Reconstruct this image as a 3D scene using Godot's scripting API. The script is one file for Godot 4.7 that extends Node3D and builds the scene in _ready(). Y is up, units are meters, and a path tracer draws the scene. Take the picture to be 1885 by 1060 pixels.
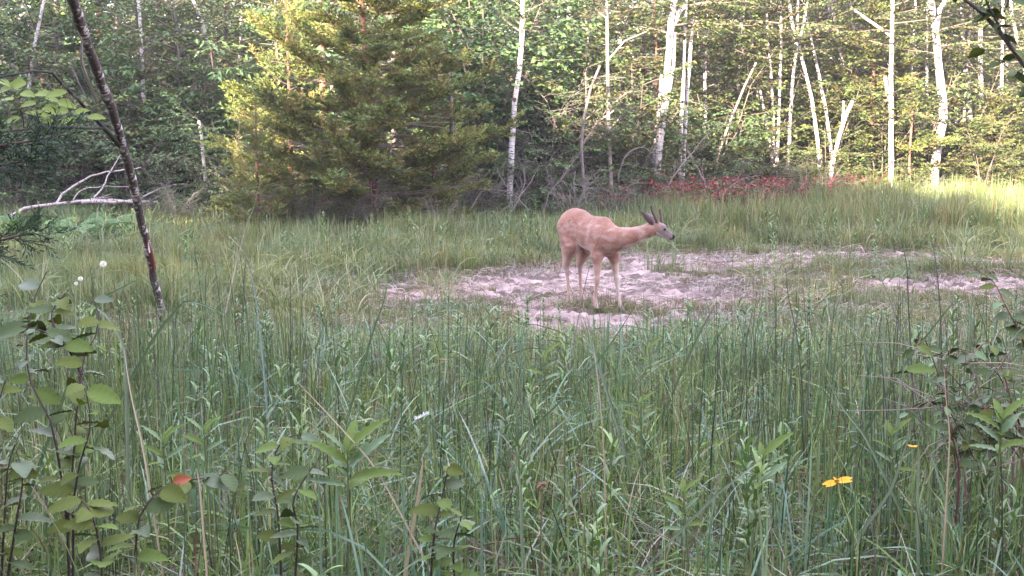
extends Node3D
# A woodland clearing seen by a trail camera: a young buck on a mud flat, rushes in front, birches and a red cedar behind.

const F := 2021.0
const CX := 942.5
const CY := 530.0
const CAM_Y := 1.5
const PITCH := -7.42

var rng := RandomNumberGenerator.new()
var n_big := FastNoiseLite.new()
var n_fine := FastNoiseLite.new()
var n_cell := FastNoiseLite.new()
var M := {}
var used := {}
var leaf_shapes := []
var bushes := []
var trees := []
var crowns := []

class MB:
	var v := PackedVector3Array()
	var n := PackedVector3Array()
	var c := PackedColorArray()
	var uv := PackedVector2Array()
	var ix := PackedInt32Array()
	func leaf(p: Vector3, dir: Vector3, up: Vector3, l: float, w: float, col: Color) -> void:
		var side := dir.cross(up).normalized()
		var nn := side.cross(dir)
		var k := v.size()
		var mid := p + dir * (l * 0.42)
		var s := side * (w * 0.5)
		var sag := nn * (w * 0.16)
		v.push_back(p); v.push_back(mid + s + sag); v.push_back(p + dir * l - nn * (l * 0.12)); v.push_back(mid - s + sag)
		n.push_back(nn); n.push_back((nn - side * 0.35).normalized()); n.push_back(nn); n.push_back((nn + side * 0.35).normalized())
		for i in 4:
			c.push_back(col)
		uv.push_back(Vector2(0.5, 0)); uv.push_back(Vector2(1, 0.4)); uv.push_back(Vector2(0.5, 1)); uv.push_back(Vector2(0, 0.4))
		ix.push_back(k); ix.push_back(k + 2); ix.push_back(k + 1)
		ix.push_back(k); ix.push_back(k + 3); ix.push_back(k + 2)
	func blade(base: Vector3, tip_off: Vector3, bend: Vector3, w: float, face: Vector3, col: Color, segs := 3, tipcol = null) -> void:
		# a grass blade: a quadratic curve from base to base + tip_off, its middle pulled by bend
		var k := v.size()
		var tc: Color = col if tipcol == null else tipcol
		for i in segs + 1:
			var t := float(i) / segs
			var p := base + tip_off * t + bend * (4.0 * t * (1.0 - t))
			var tan := (tip_off + bend * (4.0 - 8.0 * t)).normalized()
			var side := tan.cross(face).normalized()
			var nn := side.cross(tan)
			var cc := col if t < 0.8 else tc
			if i == segs:
				v.push_back(p); n.push_back(nn); c.push_back(cc); uv.push_back(Vector2(0.5, t))
			else:
				var ww := w * 0.5 * (1.0 if t < 0.3 else 1.0 - 0.75 * (t - 0.3))
				v.push_back(p + side * ww); v.push_back(p - side * ww)
				n.push_back(nn); n.push_back(nn); c.push_back(cc); c.push_back(cc)
				uv.push_back(Vector2(0, t)); uv.push_back(Vector2(1, t))
		for i in segs - 1:
			var a := k + i * 2
			ix.push_back(a); ix.push_back(a + 1); ix.push_back(a + 2)
			ix.push_back(a + 1); ix.push_back(a + 3); ix.push_back(a + 2)
		var e := k + (segs - 1) * 2
		ix.push_back(e); ix.push_back(e + 1); ix.push_back(e + 2)
	func tube(pts: Array, rads: Array, sides: int, col: Color, cap := true) -> void:
		var k := v.size()
		var along := 0.0
		var ref := Vector3(0.31, 0.17, 0.93)
		for i in pts.size():
			var p: Vector3 = pts[i]
			var tan: Vector3
			if i == 0:
				tan = pts[1] - p
			elif i == pts.size() - 1:
				tan = p - pts[i - 1]
			else:
				tan = pts[i + 1] - pts[i - 1]
			tan = tan.normalized()
			if i > 0:
				along += p.distance_to(pts[i - 1])
			var a := (ref - tan * ref.dot(tan)).normalized()
			var b := tan.cross(a)
			for s in sides + 1:
				var th := TAU * s / sides
				var d := a * cos(th) + b * sin(th)
				v.push_back(p + d * float(rads[i])); n.push_back(d); c.push_back(col); uv.push_back(Vector2(float(s) / sides, along))
		var w := sides + 1
		for i in pts.size() - 1:
			for s in sides:
				var q := k + i * w + s
				ix.push_back(q); ix.push_back(q + w); ix.push_back(q + 1)
				ix.push_back(q + 1); ix.push_back(q + w); ix.push_back(q + w + 1)
		if cap:
			var last: int = pts.size() - 1
			var ct := v.size()
			v.push_back(pts[last]); n.push_back((pts[last] - pts[last - 1]).normalized()); c.push_back(col); uv.push_back(Vector2(0.5, along))
			for s in sides:
				ix.push_back(ct); ix.push_back(k + last * w + s + 1); ix.push_back(k + last * w + s)
	func mesh(mat: Material) -> ArrayMesh:
		var m := ArrayMesh.new()
		if v.is_empty():
			return m
		var a := []
		a.resize(Mesh.ARRAY_MAX)
		a[Mesh.ARRAY_VERTEX] = v
		a[Mesh.ARRAY_NORMAL] = n
		a[Mesh.ARRAY_COLOR] = c
		a[Mesh.ARRAY_TEX_UV] = uv
		a[Mesh.ARRAY_INDEX] = ix
		m.add_surface_from_arrays(Mesh.PRIMITIVE_TRIANGLES, a)
		m.surface_set_material(0, mat)
		return m

# ---------------------------------------------------------------- small helpers
func at(px: float, py: float, d: float) -> Vector3:
	# the point d metres in front of the camera that a given picture point looks at
	var r := Vector3((px - CX) / F, -(py - CY) / F, -1.0).rotated(Vector3.RIGHT, deg_to_rad(PITCH))
	return Vector3(0, CAM_Y, 0) + r * (d / -r.z)

func on_ground(px: float, d: float) -> Vector3:
	var p := at(px, CY, d)
	return Vector3(p.x, gh(p.x, p.z), p.z)

func rnd(a: float, b: float) -> float:
	return rng.randf_range(a, b)

func numbered(s: String) -> String:
	if not used.has(s):
		used[s] = 0
		return s
	used[s] += 1
	return "%s_%03d" % [s, used[s]]

func tag(o: Node, label: String, category: String, group := "", kind := "") -> Node:
	if label:
		o.set_meta("label", label)
	if category:
		o.set_meta("category", category)
	if group:
		o.set_meta("group", group)
	if kind:
		o.set_meta("kind", kind)
	return o

func thing(called: String, label: String, category: String, pos := Vector3.ZERO, group := "") -> Node3D:
	var o := Node3D.new()
	o.name = numbered(called)
	add_child(o)
	o.position = pos
	tag(o, label, category, group)
	return o

func part(called: String, mesh: Mesh, parent: Node, mat: Material = null) -> MeshInstance3D:
	var o := MeshInstance3D.new()
	o.name = numbered(called) if parent == self else called
	o.mesh = mesh
	if mat:
		o.material_override = mat
	parent.add_child(o, true)
	return o

func vary(c: Color, amt: float) -> Color:
	var k := 1.0 + rnd(-amt, amt)
	return Color(c.r * k * (1.0 + rnd(-amt, amt) * 0.4), c.g * k, c.b * k * (1.0 + rnd(-amt, amt) * 0.4))

func mat(rough: float, spec: float, back := 0.0, tint := Color(1, 1, 1)) -> StandardMaterial3D:
	var m := StandardMaterial3D.new()
	m.vertex_color_use_as_albedo = true
	m.albedo_color = tint.linear_to_srgb()
	m.roughness = rough
	m.metallic_specular = spec
	m.cull_mode = BaseMaterial3D.CULL_DISABLED
	if back > 0.0:
		m.backlight_enabled = true
		m.backlight = Color(back, back, back * 0.55)
	return m

func bark_image(kind: String) -> ImageTexture:
	var w := 96
	var h := 384
	var im := Image.create(w, h, false, Image.FORMAT_RGB8)
	var a := FastNoiseLite.new(); a.seed = 5; a.frequency = 0.02
	var b := FastNoiseLite.new(); b.seed = 9; b.frequency = 0.05
	for y in h:
		for x in w:
			var th := TAU * x / w
			var cxx := cos(th) * 15.0
			var cyy := sin(th) * 15.0
			var col: Color
			if kind == "birch":
				var band := b.get_noise_3d(cxx * 0.55, cyy * 0.55, y * 2.6)
				var patch := a.get_noise_3d(cxx, cyy, y * 0.7)
				var g := 0.78 + 0.10 * b.get_noise_3d(cxx * 2.0, cyy * 2.0, y * 0.5)
				col = Color(g, g * 0.955, g * 0.95)
				if band > 0.22:
					col = col.lerp(Color(0.17, 0.14, 0.13), clampf((band - 0.22) * 7.0, 0, 0.95))
				if patch > 0.26:
					col = col.lerp(Color(0.24, 0.2, 0.19), clampf((patch - 0.26) * 7.0, 0, 0.85))
			elif kind == "leaner":
				var p2 := a.get_noise_3d(cxx * 1.2, cyy * 1.2, y * 1.4) + 0.35 * b.get_noise_3d(cxx * 2.0, cyy * 2.0, y * 2.2)
				var g2 := 0.30 + 0.12 * b.get_noise_3d(cxx * 3.0, cyy * 3.0, y)
				col = Color(g2, g2 * 0.88, g2 * 0.86)
				if p2 > 0.16:
					col = col.lerp(Color(0.72, 0.69, 0.70), clampf((p2 - 0.16) * 6.0, 0, 0.95))
			elif kind == "cedar":
				var s := b.get_noise_3d(cxx * 3.2, cyy * 3.2, y * 0.25)
				var g3 := 0.42 + 0.22 * s
				col = Color(g3, g3 * 0.76, g3 * 0.66)
			else:
				var s2 := b.get_noise_3d(cxx * 2.2, cyy * 2.2, y * 0.5) + 0.5 * a.get_noise_3d(cxx, cyy, y)
				var g4 := 0.44 + 0.16 * s2
				col = Color(g4, g4 * 0.93, g4 * 0.89)
			im.set_pixel(x, y, col)
	im.generate_mipmaps()
	return ImageTexture.create_from_image(im)

func bark(kind: String, rough := 0.85, tint := Color(1, 1, 1), vscale := 0.8) -> StandardMaterial3D:
	var m := StandardMaterial3D.new()
	m.albedo_texture = bark_image(kind)
	m.albedo_color = tint
	m.roughness = rough
	m.metallic_specular = 0.3
	m.uv1_scale = Vector3(1, vscale, 1)
	return m

# ---------------------------------------------------------------- the lie of the land
const MUD := [
	[0.95, -11.8, 2.0, 2.0], [-0.85, -11.1, 1.1, 0.55], [2.5, -14.1, 1.9, 1.2], [4.5, -15.1, 1.7, 0.6], [6.4, -14.2, 1.3, 0.6],
	[5.3, -11.8, 2.1, 0.9], [0.62, -9.3, 0.8, 0.62], [1.65, -9.6, 0.5, 0.25], [-3.5, -7.7, 0.95, 0.45], [2.5, -8.7, 0.35, 0.2]]

func mud(x: float, z: float) -> float:
	if z > -6.5 or z < -17.5:
		return 0.0
	var best := -1.0
	for e in MUD:
		var dx: float = (x - e[0]) / e[2]
		var dz: float = (z - e[1]) / e[3]
		best = maxf(best, 1.0 - sqrt(dx * dx + dz * dz))
	if best < -0.4:
		return 0.0
	best += 0.42 * n_big.get_noise_2d(x * 3.0, z * 3.0) + 0.34 * n_big.get_noise_2d(x * 9.0 + 50.0, z * 9.0)
	return smoothstep(-0.02, 0.16, best)

func gh(x: float, z: float) -> float:
	var far := maxf(0.0, -z - 33.0)
	var y := 0.035 * n_big.get_noise_2d(x * 0.8, z * 0.8) + 0.10 * far
	if z < -6.0 and z > -18.0 and absf(x) < 12.0:
		y += clods(x, z) * (0.25 + 0.75 * mud(x, z))
	return y

var prints := {}

func make_prints() -> void:
	# hoof marks: pairs of short slots pressed into the mud along a few wandering tracks
	rng.seed = 60
	for t in 26:
		var p := Vector2(rnd(-2.0, 6.5), rnd(-15.5, -9.0))
		var a := rnd(0, TAU)
		for k in 14:
			p += Vector2(cos(a), sin(a)) * rnd(0.18, 0.34)
			a += rnd(-0.4, 0.4)
			var q := p + Vector2(-sin(a), cos(a)) * (0.07 if k % 2 == 0 else -0.07)
			var key := Vector2i(floori(q.x * 4.0), floori(q.y * 4.0))
			for dx in [-1, 0, 1]:
				for dy in [-1, 0, 1]:
					var kk := key + Vector2i(dx, dy)
					if not prints.has(kk):
						prints[kk] = []
					prints[kk].push_back(Vector3(q.x, q.y, rnd(0.035, 0.06)))

func clods(x: float, z: float) -> float:
	var c := n_cell.get_noise_2d(x + 0.25 * n_fine.get_noise_2d(x, z), z * 1.5 + 0.25 * n_fine.get_noise_2d(x + 9.0, z))
	var y := 0.050 * clampf((c + 1.0) * 2.4, 0.0, 1.0) + 0.030 * n_fine.get_noise_2d(x * 1.6, z * 2.2) + 0.030 * n_fine.get_noise_2d(x * 5.0, z * 6.0)
	var key := Vector2i(floori(x * 4.0), floori(z * 4.0))
	if prints.has(key):
		for p in prints[key]:
			var r: float = Vector2(x - p.x, z - p.y).length() / p.z
			if r < 1.5:
				y += -0.045 * clampf(1.0 - r * r, 0.0, 1.0) + (0.014 * (1.0 - absf(r - 1.15) / 0.35) if r > 0.8 else 0.0)
	return y - 0.05

func lines(lo: float, flo: float, fhi: float, hi: float, step: float) -> PackedFloat32Array:
	var out := PackedFloat32Array()
	var left := []
	var s := step * 2.0
	var p := flo
	while p > lo:
		p -= s
		left.push_front(p)
		s = minf(s * 1.17, 8.0)
	for q in left:
		out.push_back(q)
	p = flo
	while p < fhi:
		out.push_back(p)
		p += step
	s = step * 2.0
	while p < hi:
		out.push_back(p)
		p += s
		s = minf(s * 1.17, 8.0)
	out.push_back(hi)
	return out

func build_ground() -> void:
	var xs := lines(-160, -4.2, 8.0, 160, 0.031)
	var zs := lines(-190, -15.9, -7.2, 90, 0.033)
	var b := MB.new()
	var w := xs.size()
	var h := zs.size()
	b.v.resize(w * h); b.n.resize(w * h); b.c.resize(w * h); b.uv.resize(w * h)
	for j in h:
		var z := zs[j]
		for i in w:
			var x := xs[i]
			var m := mud(x, z)
			var y := gh(x, z)
			var col := Color(0.075, 0.066, 0.042)
			var t := n_fine.get_noise_2d(x * 3.0, z * 3.0)
			var t2 := n_fine.get_noise_2d(x * 0.7 + 9.0, z * 0.7)
			col = Color(0.085 + 0.03 * t, 0.075 + 0.03 * t + 0.012 * t2, 0.048 + 0.015 * t)
			if m > 0.0:
				var k := 0.86 + 0.55 * t + 0.30 * t2
				var pale := Color(0.35 * k, 0.265 * k, 0.245 * k)
				var wet := n_big.get_noise_2d(x * 5.0 - 20.0, z * 9.0) + 0.5 * n_fine.get_noise_2d(x * 4.0, z * 7.0)
				if wet > 0.06:
					pale = pale.lerp(Color(0.10, 0.075, 0.066), clampf((wet - 0.06) * 5.0, 0.0, 0.9))
				col = col.lerp(pale, m)
			var o := j * w + i
			b.v[o] = Vector3(x, y, z)
			b.c[o] = col
			b.uv[o] = Vector2(x, z)
	for j in h:
		for i in w:
			var o := j * w + i
			var l := b.v[j * w + maxi(i - 1, 0)]
			var r := b.v[j * w + mini(i + 1, w - 1)]
			var u := b.v[maxi(j - 1, 0) * w + i]
			var d := b.v[mini(j + 1, h - 1) * w + i]
			b.n[o] = (d - u).cross(r - l).normalized()
	for j in h - 1:
		for i in w - 1:
			var o := j * w + i
			b.ix.push_back(o); b.ix.push_back(o + 1); b.ix.push_back(o + w)
			b.ix.push_back(o + 1); b.ix.push_back(o + w + 1); b.ix.push_back(o + w)
	var g := part("ground", b.mesh(M.soil), self)
	tag(g, "dark soil of the clearing with patches of pale pinkish trodden mud", "", "", "structure")

# ---------------------------------------------------------------- foliage
func fan(dir: Vector3, ang: float) -> Vector3:
	return dir.rotated(Vector3.UP, ang)

func limb(wood: MB, leaves: MB, start: Vector3, dir: Vector3, length: float, rad: float, p: Dictionary) -> void:
	var pts := []
	var rads := []
	var d := dir.normalized()
	var pos := start
	var nseg := 5
	for i in nseg + 1:
		pts.push_back(pos)
		rads.push_back(rad * (1.0 - 0.8 * i / nseg))
		d = (d + Vector3(rnd(-1, 1), rnd(-1, 1), rnd(-1, 1)) * 0.13 + Vector3(0, p.droop, 0)).normalized()
		pos += d * (length / nseg)
	wood.tube(pts, rads, 4, p.wood, false)
	var t: float = p.bare
	while t < 1.02:
		var f := minf(t, 0.999) * nseg
		var i := int(f)
		var q: Vector3 = pts[i].lerp(pts[i + 1], f - i)
		var dd: Vector3 = (pts[i + 1] - pts[i]).normalized()
		for sgn in [-1.0, 1.0]:
			if rng.randf() < p.skip:
				continue
			var td := (fan(dd, sgn * rnd(0.45, 1.15)) + Vector3(0, rnd(-0.35, 0.3), 0)).normalized()
			if t >= 1.0:
				td = (dd + Vector3(rnd(-0.3, 0.3), rnd(-0.3, 0.2), rnd(-0.3, 0.3))).normalized()
			twig(wood, leaves, q, td, p.twig * rnd(0.6, 1.2) * (1.25 - 0.6 * t), p)
		t += p.step / length

func twig(wood: MB, leaves: MB, q: Vector3, td: Vector3, tl: float, p: Dictionary) -> void:
	var side := td.cross(Vector3.UP).normalized()
	var e := q + td * tl + Vector3(0, -0.12 * tl, 0)
	wood.tube([q, e], [0.004, 0.002], 3, p.wood, false)
	var n := maxi(3, int(tl / p.gap))
	var base: Color = p.cols[rng.randi() % p.cols.size()]
	for i in n:
		var t := (i + 0.7) / n
		var lp := q.lerp(e, t)
		var s := 1.0 if i % 2 == 0 else -1.0
		var ld := (td * 0.55 + side * s * rnd(0.5, 1.0) + Vector3(0, rnd(-0.7, 0.15) * p.hang, 0)).normalized()
		var up: Vector3 = (Vector3.UP + Vector3(rnd(-1, 1), rnd(-0.5, 0.5), rnd(-1, 1)) * p.tilt).normalized()
		if absf(ld.dot(up)) > 0.95:
			up = side
		var l: float = p.leaf * rnd(0.65, 1.2)
		leaves.leaf(lp, ld, up, l, l * p.fat, vary(base, 0.18))

func broad_params(over := {}) -> Dictionary:
	var p := {droop = -0.02, bare = 0.2, skip = 0.1, twig = 0.42, step = 0.13, gap = 0.05, hang = 0.8, tilt = 1.0, leaf = 0.085, fat = 0.62,
		wood = Color(0.16, 0.13, 0.11), cols = [Color(0.10, 0.17, 0.062), Color(0.12, 0.195, 0.066), Color(0.085, 0.15, 0.064)]}
	p.merge(over, true)
	return p

func make_bush(seed_: int, stems: int, h: float, spread: float, over := {}) -> Array:
	rng.seed = seed_
	var wood := MB.new()
	var leaves := MB.new()
	var p := broad_params(over)
	for s in stems:
		var az := TAU * s / stems + rnd(-0.4, 0.4)
		var out := Vector3(cos(az), 0, sin(az))
		var hh := h * rnd(0.65, 1.05)
		var pts := []
		var rads := []
		for i in 6:
			var t := i / 5.0
			pts.push_back(out * (0.06 + spread * t * t * rnd(0.8, 1.2)) + Vector3(rnd(-0.05, 0.05), hh * t - (0.1 if i == 0 else 0.0), rnd(-0.05, 0.05)))
			rads.push_back(lerpf(0.016, 0.006, t) * (0.7 + h * 0.2))
		wood.tube(pts, rads, 5, p.wood, false)
		var nl := int(hh * p.get("limbs", 5.5))
		for k in nl:
			var t := lerpf(p.get("low", 0.12), 1.0, (k + rng.randf()) / nl)
			var f := minf(t, 0.999) * 5.0
			var i := int(f)
			var q: Vector3 = pts[i].lerp(pts[i + 1], f - i)
			var a2 := az + rnd(-1.9, 1.9)
			var dir := Vector3(cos(a2), rnd(0.0, 0.7), sin(a2))
			limb(wood, leaves, q, dir, rnd(0.45, 0.95) * (0.4 + 0.3 * h) * (1.15 - 0.55 * t), 0.009, p)
	return [wood.mesh(M.twig), leaves.mesh(M.leaf)]

func make_crown(seed_: int, h0: float, h1: float, radius: float, limbs: int, over := {}) -> Array:
	# limbs round a vertical stem between the heights h0 and h1
	rng.seed = seed_
	var wood := MB.new()
	var leaves := MB.new()
	var p := broad_params(over)
	for k in limbs:
		var t := (k + rng.randf()) / limbs
		var y := lerpf(h0, h1, t)
		var az := k * 2.399 + rnd(-0.5, 0.5)
		var r: float = radius * (p.get("lowr", 0.75) + 0.5 * sin(t * PI) - 0.6 * t * t) * rnd(0.6, 1.15)
		limb(wood, leaves, Vector3(0, y, 0), Vector3(cos(az), p.get("rise", 0.35) + rnd(-0.15, 0.25), sin(az)), maxf(r, 0.5), 0.012 + 0.008 * radius * (1.0 - t), p)
	return [wood.mesh(M.twig), leaves.mesh(M.leaf)]

func make_trunk(seed_: int, h: float, r: float, m: Material, wob := 0.12) -> ArrayMesh:
	rng.seed = seed_
	var b := MB.new()
	var pts := []
	var rads := []
	var n := 11
	for i in n:
		var t := float(i) / (n - 1)
		var amp: float = wob * sin(t * PI)
		pts.push_back(Vector3(rnd(-1, 1) * amp * 0.5, h * t - (0.15 if i == 0 else 0.0), rnd(-1, 1) * amp * 0.5))
		rads.push_back(r * (1.0 - 0.82 * t) * (1.25 if i == 0 else 1.0))
	b.tube(pts, rads, 9, Color.WHITE)
	return b.mesh(m)

# the feathery, scale-leaved foliage of red cedar
func plume(leaves: MB, q: Vector3, dir: Vector3, l: float, col: Color, n: int, wid: float) -> void:
	var side := dir.cross(Vector3(rnd(-0.4, 0.4), 1, rnd(-0.4, 0.4))).normalized()
	var up := side.cross(dir).normalized()
	for i in n:
		var t := (i + 0.5) / n
		var s := 1.0 if i % 2 == 0 else -1.0
		var p := q + dir * (l * t)
		var d := (dir * 0.9 + side * s * rnd(0.3, 0.9) + up * rnd(-0.5, 0.6)).normalized()
		leaves.leaf(p, d, (up * rnd(-1, 1) + side * rnd(-1, 1) + dir * 0.1).normalized(), l * rnd(0.32, 0.6) * (1.15 - 0.5 * t), wid * rnd(0.7, 1.3), vary(col, 0.2))

func cedar_limb(wood: MB, leaves: MB, start: Vector3, dir: Vector3, length: float, p: Dictionary) -> void:
	var pts := []
	var rads := []
	var d := dir.normalized()
	var pos := start
	for i in 7:
		pts.push_back(pos)
		rads.push_back((0.004 + 0.006 * length) * (1.0 - 0.85 * i / 6.0))
		d = (d + Vector3(rnd(-1, 1), rnd(-1, 1), rnd(-1, 1)) * 0.14 + Vector3(0, 0.03, 0)).normalized()
		pos += d * (length / 6.0)
	wood.tube(pts, rads, 5, p.wood, false)
	var n := int(length * p.get("dens", 15.0))
	for k in n:
		var t: float = lerpf(p.bare, 1.0, (k + rng.randf()) / n)
		var f := minf(t, 0.999) * 6.0
		var i := int(f)
		var q: Vector3 = pts[i].lerp(pts[i + 1], f - i)
		var dd: Vector3 = (pts[i + 1] - pts[i]).normalized()
		var td := (fan(dd, rnd(-1.25, 1.25)) + Vector3(0, rnd(-0.25, 0.55), 0)).normalized()
		var tl: float = rnd(0.18, 0.5) * (1.2 - 0.5 * t) * p.get("size", 1.0)
		wood.tube([q, q + td * tl], [0.005, 0.002], 3, p.wood, false)
		var col: Color = p.cols[rng.randi() % p.cols.size()]
		if t < p.bare + 0.12 and rng.randf() < 0.5:
			continue
		var m := maxi(3, int(tl / 0.04))
		for j in m:
			var u := (j + 0.6) / m
			var s := 1.0 if j % 2 == 0 else -1.0
			var sd := td.cross(Vector3.UP).normalized()
			var pd := (td * 0.8 + sd * s * rnd(0.3, 0.9) + Vector3(0, rnd(-0.25, 0.45), 0)).normalized()
			plume(leaves, q + td * (tl * u), pd, rnd(0.09, 0.17) * p.get("size", 1.0), col, p.get("needles", 7), p.get("wid", 0.011))

func make_cedar(seed_: int, h: float, radius: float, limbs: int, over := {}) -> Array:
	rng.seed = seed_
	var wood := MB.new()
	var leaves := MB.new()
	var p := {bare = 0.16, wood = Color(0.16, 0.115, 0.10), cols = [Color(0.16, 0.19, 0.055), Color(0.19, 0.21, 0.06), Color(0.13, 0.17, 0.06), Color(0.21, 0.185, 0.07)]}
	p.merge(over, true)
	for k in limbs:
		var t := (k + rng.randf()) / limbs
		var y := lerpf(p.get("low", 0.35), h, pow(t, 1.15))
		var az := k * 2.399 + rnd(-0.4, 0.4)
		var prof := (0.78 + 0.35 * sin(minf(t * 2.2, 1.0) * PI)) * (1.0 - pow(t, 1.8) * 0.9)
		cedar_limb(wood, leaves, Vector3(0, y, 0), Vector3(cos(az), rnd(0.0, 0.35), sin(az)), radius * prof * rnd(0.75, 1.15), p)
	# bare dead twigs low in the crown
	for k in int(limbs * 0.8):
		var y := rnd(0.3, h * 0.45)
		var az := rnd(0, TAU)
		var d := Vector3(cos(az), rnd(-0.15, 0.25), sin(az)).normalized()
		var l := rnd(0.4, radius * 0.75)
		var a := Vector3(0, y, 0)
		var mid := a + d * l * 0.5 + Vector3(rnd(-0.05, 0.05), rnd(-0.05, 0.05), rnd(-0.05, 0.05))
		var e := a + d * l + Vector3(0, rnd(-0.15, 0.1), 0)
		wood.tube([a, mid, e], [0.011, 0.008, 0.003], 4, Color(0.24, 0.19, 0.18), false)
		for j in 4:
			var q := mid.lerp(e, rng.randf())
			wood.tube([q, q + (fan(d, rnd(-1.2, 1.2)) + Vector3(0, rnd(-0.3, 0.3), 0)) * rnd(0.1, 0.35)], [0.004, 0.0015], 3, Color(0.24, 0.19, 0.18), false)
	return [wood.mesh(M.twig), leaves.mesh(M.needle)]

# one big leaf of unit length along +x, face up (+y), toothed edge
func make_leaf_shape(seed_: int, fat: float, curl: float, fold: float, teeth := true) -> ArrayMesh:
	rng.seed = seed_
	var b := MB.new()
	var rows := 13
	for i in rows:
		var t := float(i) / (rows - 1)
		var w := fat * 0.5 * pow(sin(PI * pow(t, 0.8)), 0.85)
		if i == 0 or i == rows - 1:
			w = 0.0
		elif teeth:
			w *= 1.0 + (0.025 if i % 2 == 0 else -0.025)
		var y := -curl * t * t
		var ripple := 0.018 * (1.0 if i % 2 == 0 else -1.0)
		for s in [-1.0, -0.5, 0.0, 0.5, 1.0]:
			var a := absf(s)
			b.v.push_back(Vector3(t, y + fold * w * a + ripple * a, w * s))
			b.n.push_back(Vector3.UP); b.uv.push_back(Vector2(t, s * 0.5 + 0.5))
			var g := (1.3 if s == 0.0 else (1.06 if (i + int(a * 2.0)) % 2 == 0 else 0.86)) * rnd(0.93, 1.07)
			b.c.push_back(Color(g * rnd(0.94, 1.08), g, g))
	for i in rows - 1:
		for s in 4:
			var q := i * 5 + s
			b.ix.push_back(q); b.ix.push_back(q + 5); b.ix.push_back(q + 1)
			b.ix.push_back(q + 1); b.ix.push_back(q + 5); b.ix.push_back(q + 6)
	smooth_normals(b)
	return b.mesh(M.leaf_a)

func smooth_normals(b: MB) -> void:
	for i in b.n.size():
		b.n[i] = Vector3.ZERO
	for t in b.ix.size() / 3:
		var i := b.ix[t * 3]
		var j := b.ix[t * 3 + 1]
		var k := b.ix[t * 3 + 2]
		var fn := (b.v[k] - b.v[i]).cross(b.v[j] - b.v[i])
		b.n[i] += fn; b.n[j] += fn; b.n[k] += fn
	for i in b.n.size():
		b.n[i] = b.n[i].normalized()

func put_leaf(parent: Node, shape: int, p: Vector3, dir: Vector3, up: Vector3, l: float, m: Material, called := "leaf") -> MeshInstance3D:
	var o := part(called, leaf_shapes[shape], parent, m)
	var x := dir.normalized()
	var z := x.cross(up).normalized()
	var y := z.cross(x)
	o.transform = Transform3D(Basis(x * l, y * l, z * l), p)
	return o

func make_frond(seed_: int, l: float) -> ArrayMesh:
	rng.seed = seed_
	var b := MB.new()
	var n := 17
	var pts := []
	var rads := []
	for i in n:
		var t := float(i) / (n - 1)
		pts.push_back(Vector3(l * (t - 0.12 * t * t), l * (0.75 * t - 0.62 * t * t), 0))
		rads.push_back(0.004 * (1.1 - t))
	b.tube(pts, rads, 3, Color(0.10, 0.14, 0.05), false)
	for i in range(3, n):
		var t := float(i) / (n - 1)
		var pl := l * 0.36 * sin(PI * pow(t, 0.62)) + 0.02
		for s in [-1.0, 1.0]:
			var d := Vector3(0.45, -0.12, s).normalized()
			var q: Vector3 = pts[i]
			var m := 7
			for j in m:
				var u := (j + 0.5) / m
				for s2 in [-1.0, 1.0]:
					b.leaf(q + d * pl * u, (d * 0.6 + Vector3(s2, -0.05, -s * s2 * 0.3) * 0.7).normalized(), Vector3(0, 1, rnd(-0.25, 0.25)), pl * 0.26 * (1.15 - u * 0.7), pl * 0.11, vary(Color(0.075, 0.145, 0.055), 0.15))
	return b.mesh(M.leaf)

# ---------------------------------------------------------------- grass
func forb(seed_: int, h: float, leaf_len: float, pairs: int, cols: Array, fat := 0.24) -> ArrayMesh:
	rng.seed = seed_
	var b := MB.new()
	var lean := Vector3(rnd(-0.15, 0.15), 1, rnd(-0.15, 0.15)) * h
	b.tube([Vector3(0, -0.03, 0), lean * 0.5 + Vector3(0.01, 0, 0.0), lean], [0.0028, 0.0022, 0.0014], 4, Color(0.10, 0.12, 0.05), false)
	for i in pairs:
		var t := 0.22 + 0.78 * (i + 0.5) / pairs
		var az := i * 2.4
		for s in 2:
			var d := Vector3(cos(az + PI * s), rnd(0.25, 0.9) + t * 0.5, sin(az + PI * s)).normalized()
			b.blade(lean * t, d * leaf_len * rnd(0.7, 1.1) - Vector3(0, leaf_len * 0.2, 0), Vector3(0, leaf_len * 0.12, 0), leaf_len * fat, Vector3(0.2, 1, 0.1), vary(cols[rng.randi() % cols.size()], 0.15), 4)
	return b.mesh(M.grass)

func scatter(called: String, label: String, category: String, meshes: Array, spots: Array) -> void:
	# spots: [position, turn, scale_xz, scale_y, tint]
	var root := thing(called, label, category)
	root.set_meta("kind", "stuff")
	for m in meshes.size():
		var mine := []
		for i in range(m, spots.size(), meshes.size()):
			mine.push_back(spots[i])
		if mine.is_empty():
			continue
		var mm := MultiMesh.new()
		mm.transform_format = MultiMesh.TRANSFORM_3D
		mm.use_colors = true
		mm.mesh = meshes[m]
		mm.instance_count = mine.size()
		for i in mine.size():
			var s = mine[i]
			mm.set_instance_transform(i, Transform3D(Basis(Vector3.UP, s[1]).scaled(Vector3(s[2], s[3], s[2])), s[0]))
			mm.set_instance_color(i, s[4])
		var o := MultiMeshInstance3D.new()
		o.name = "tufts"
		o.multimesh = mm
		o.set_meta("kind", "stuff")
		root.add_child(o, true)

const RUSH_H := [[-400, 0.62], [0, 0.66], [200, 0.82], [560, 0.82], [640, 0.70], [950, 0.62], [1020, 0.52], [1130, 0.50], [1230, 0.62], [1350, 0.66], [1500, 0.72], [1885, 0.70], [2400, 0.7]]

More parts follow.
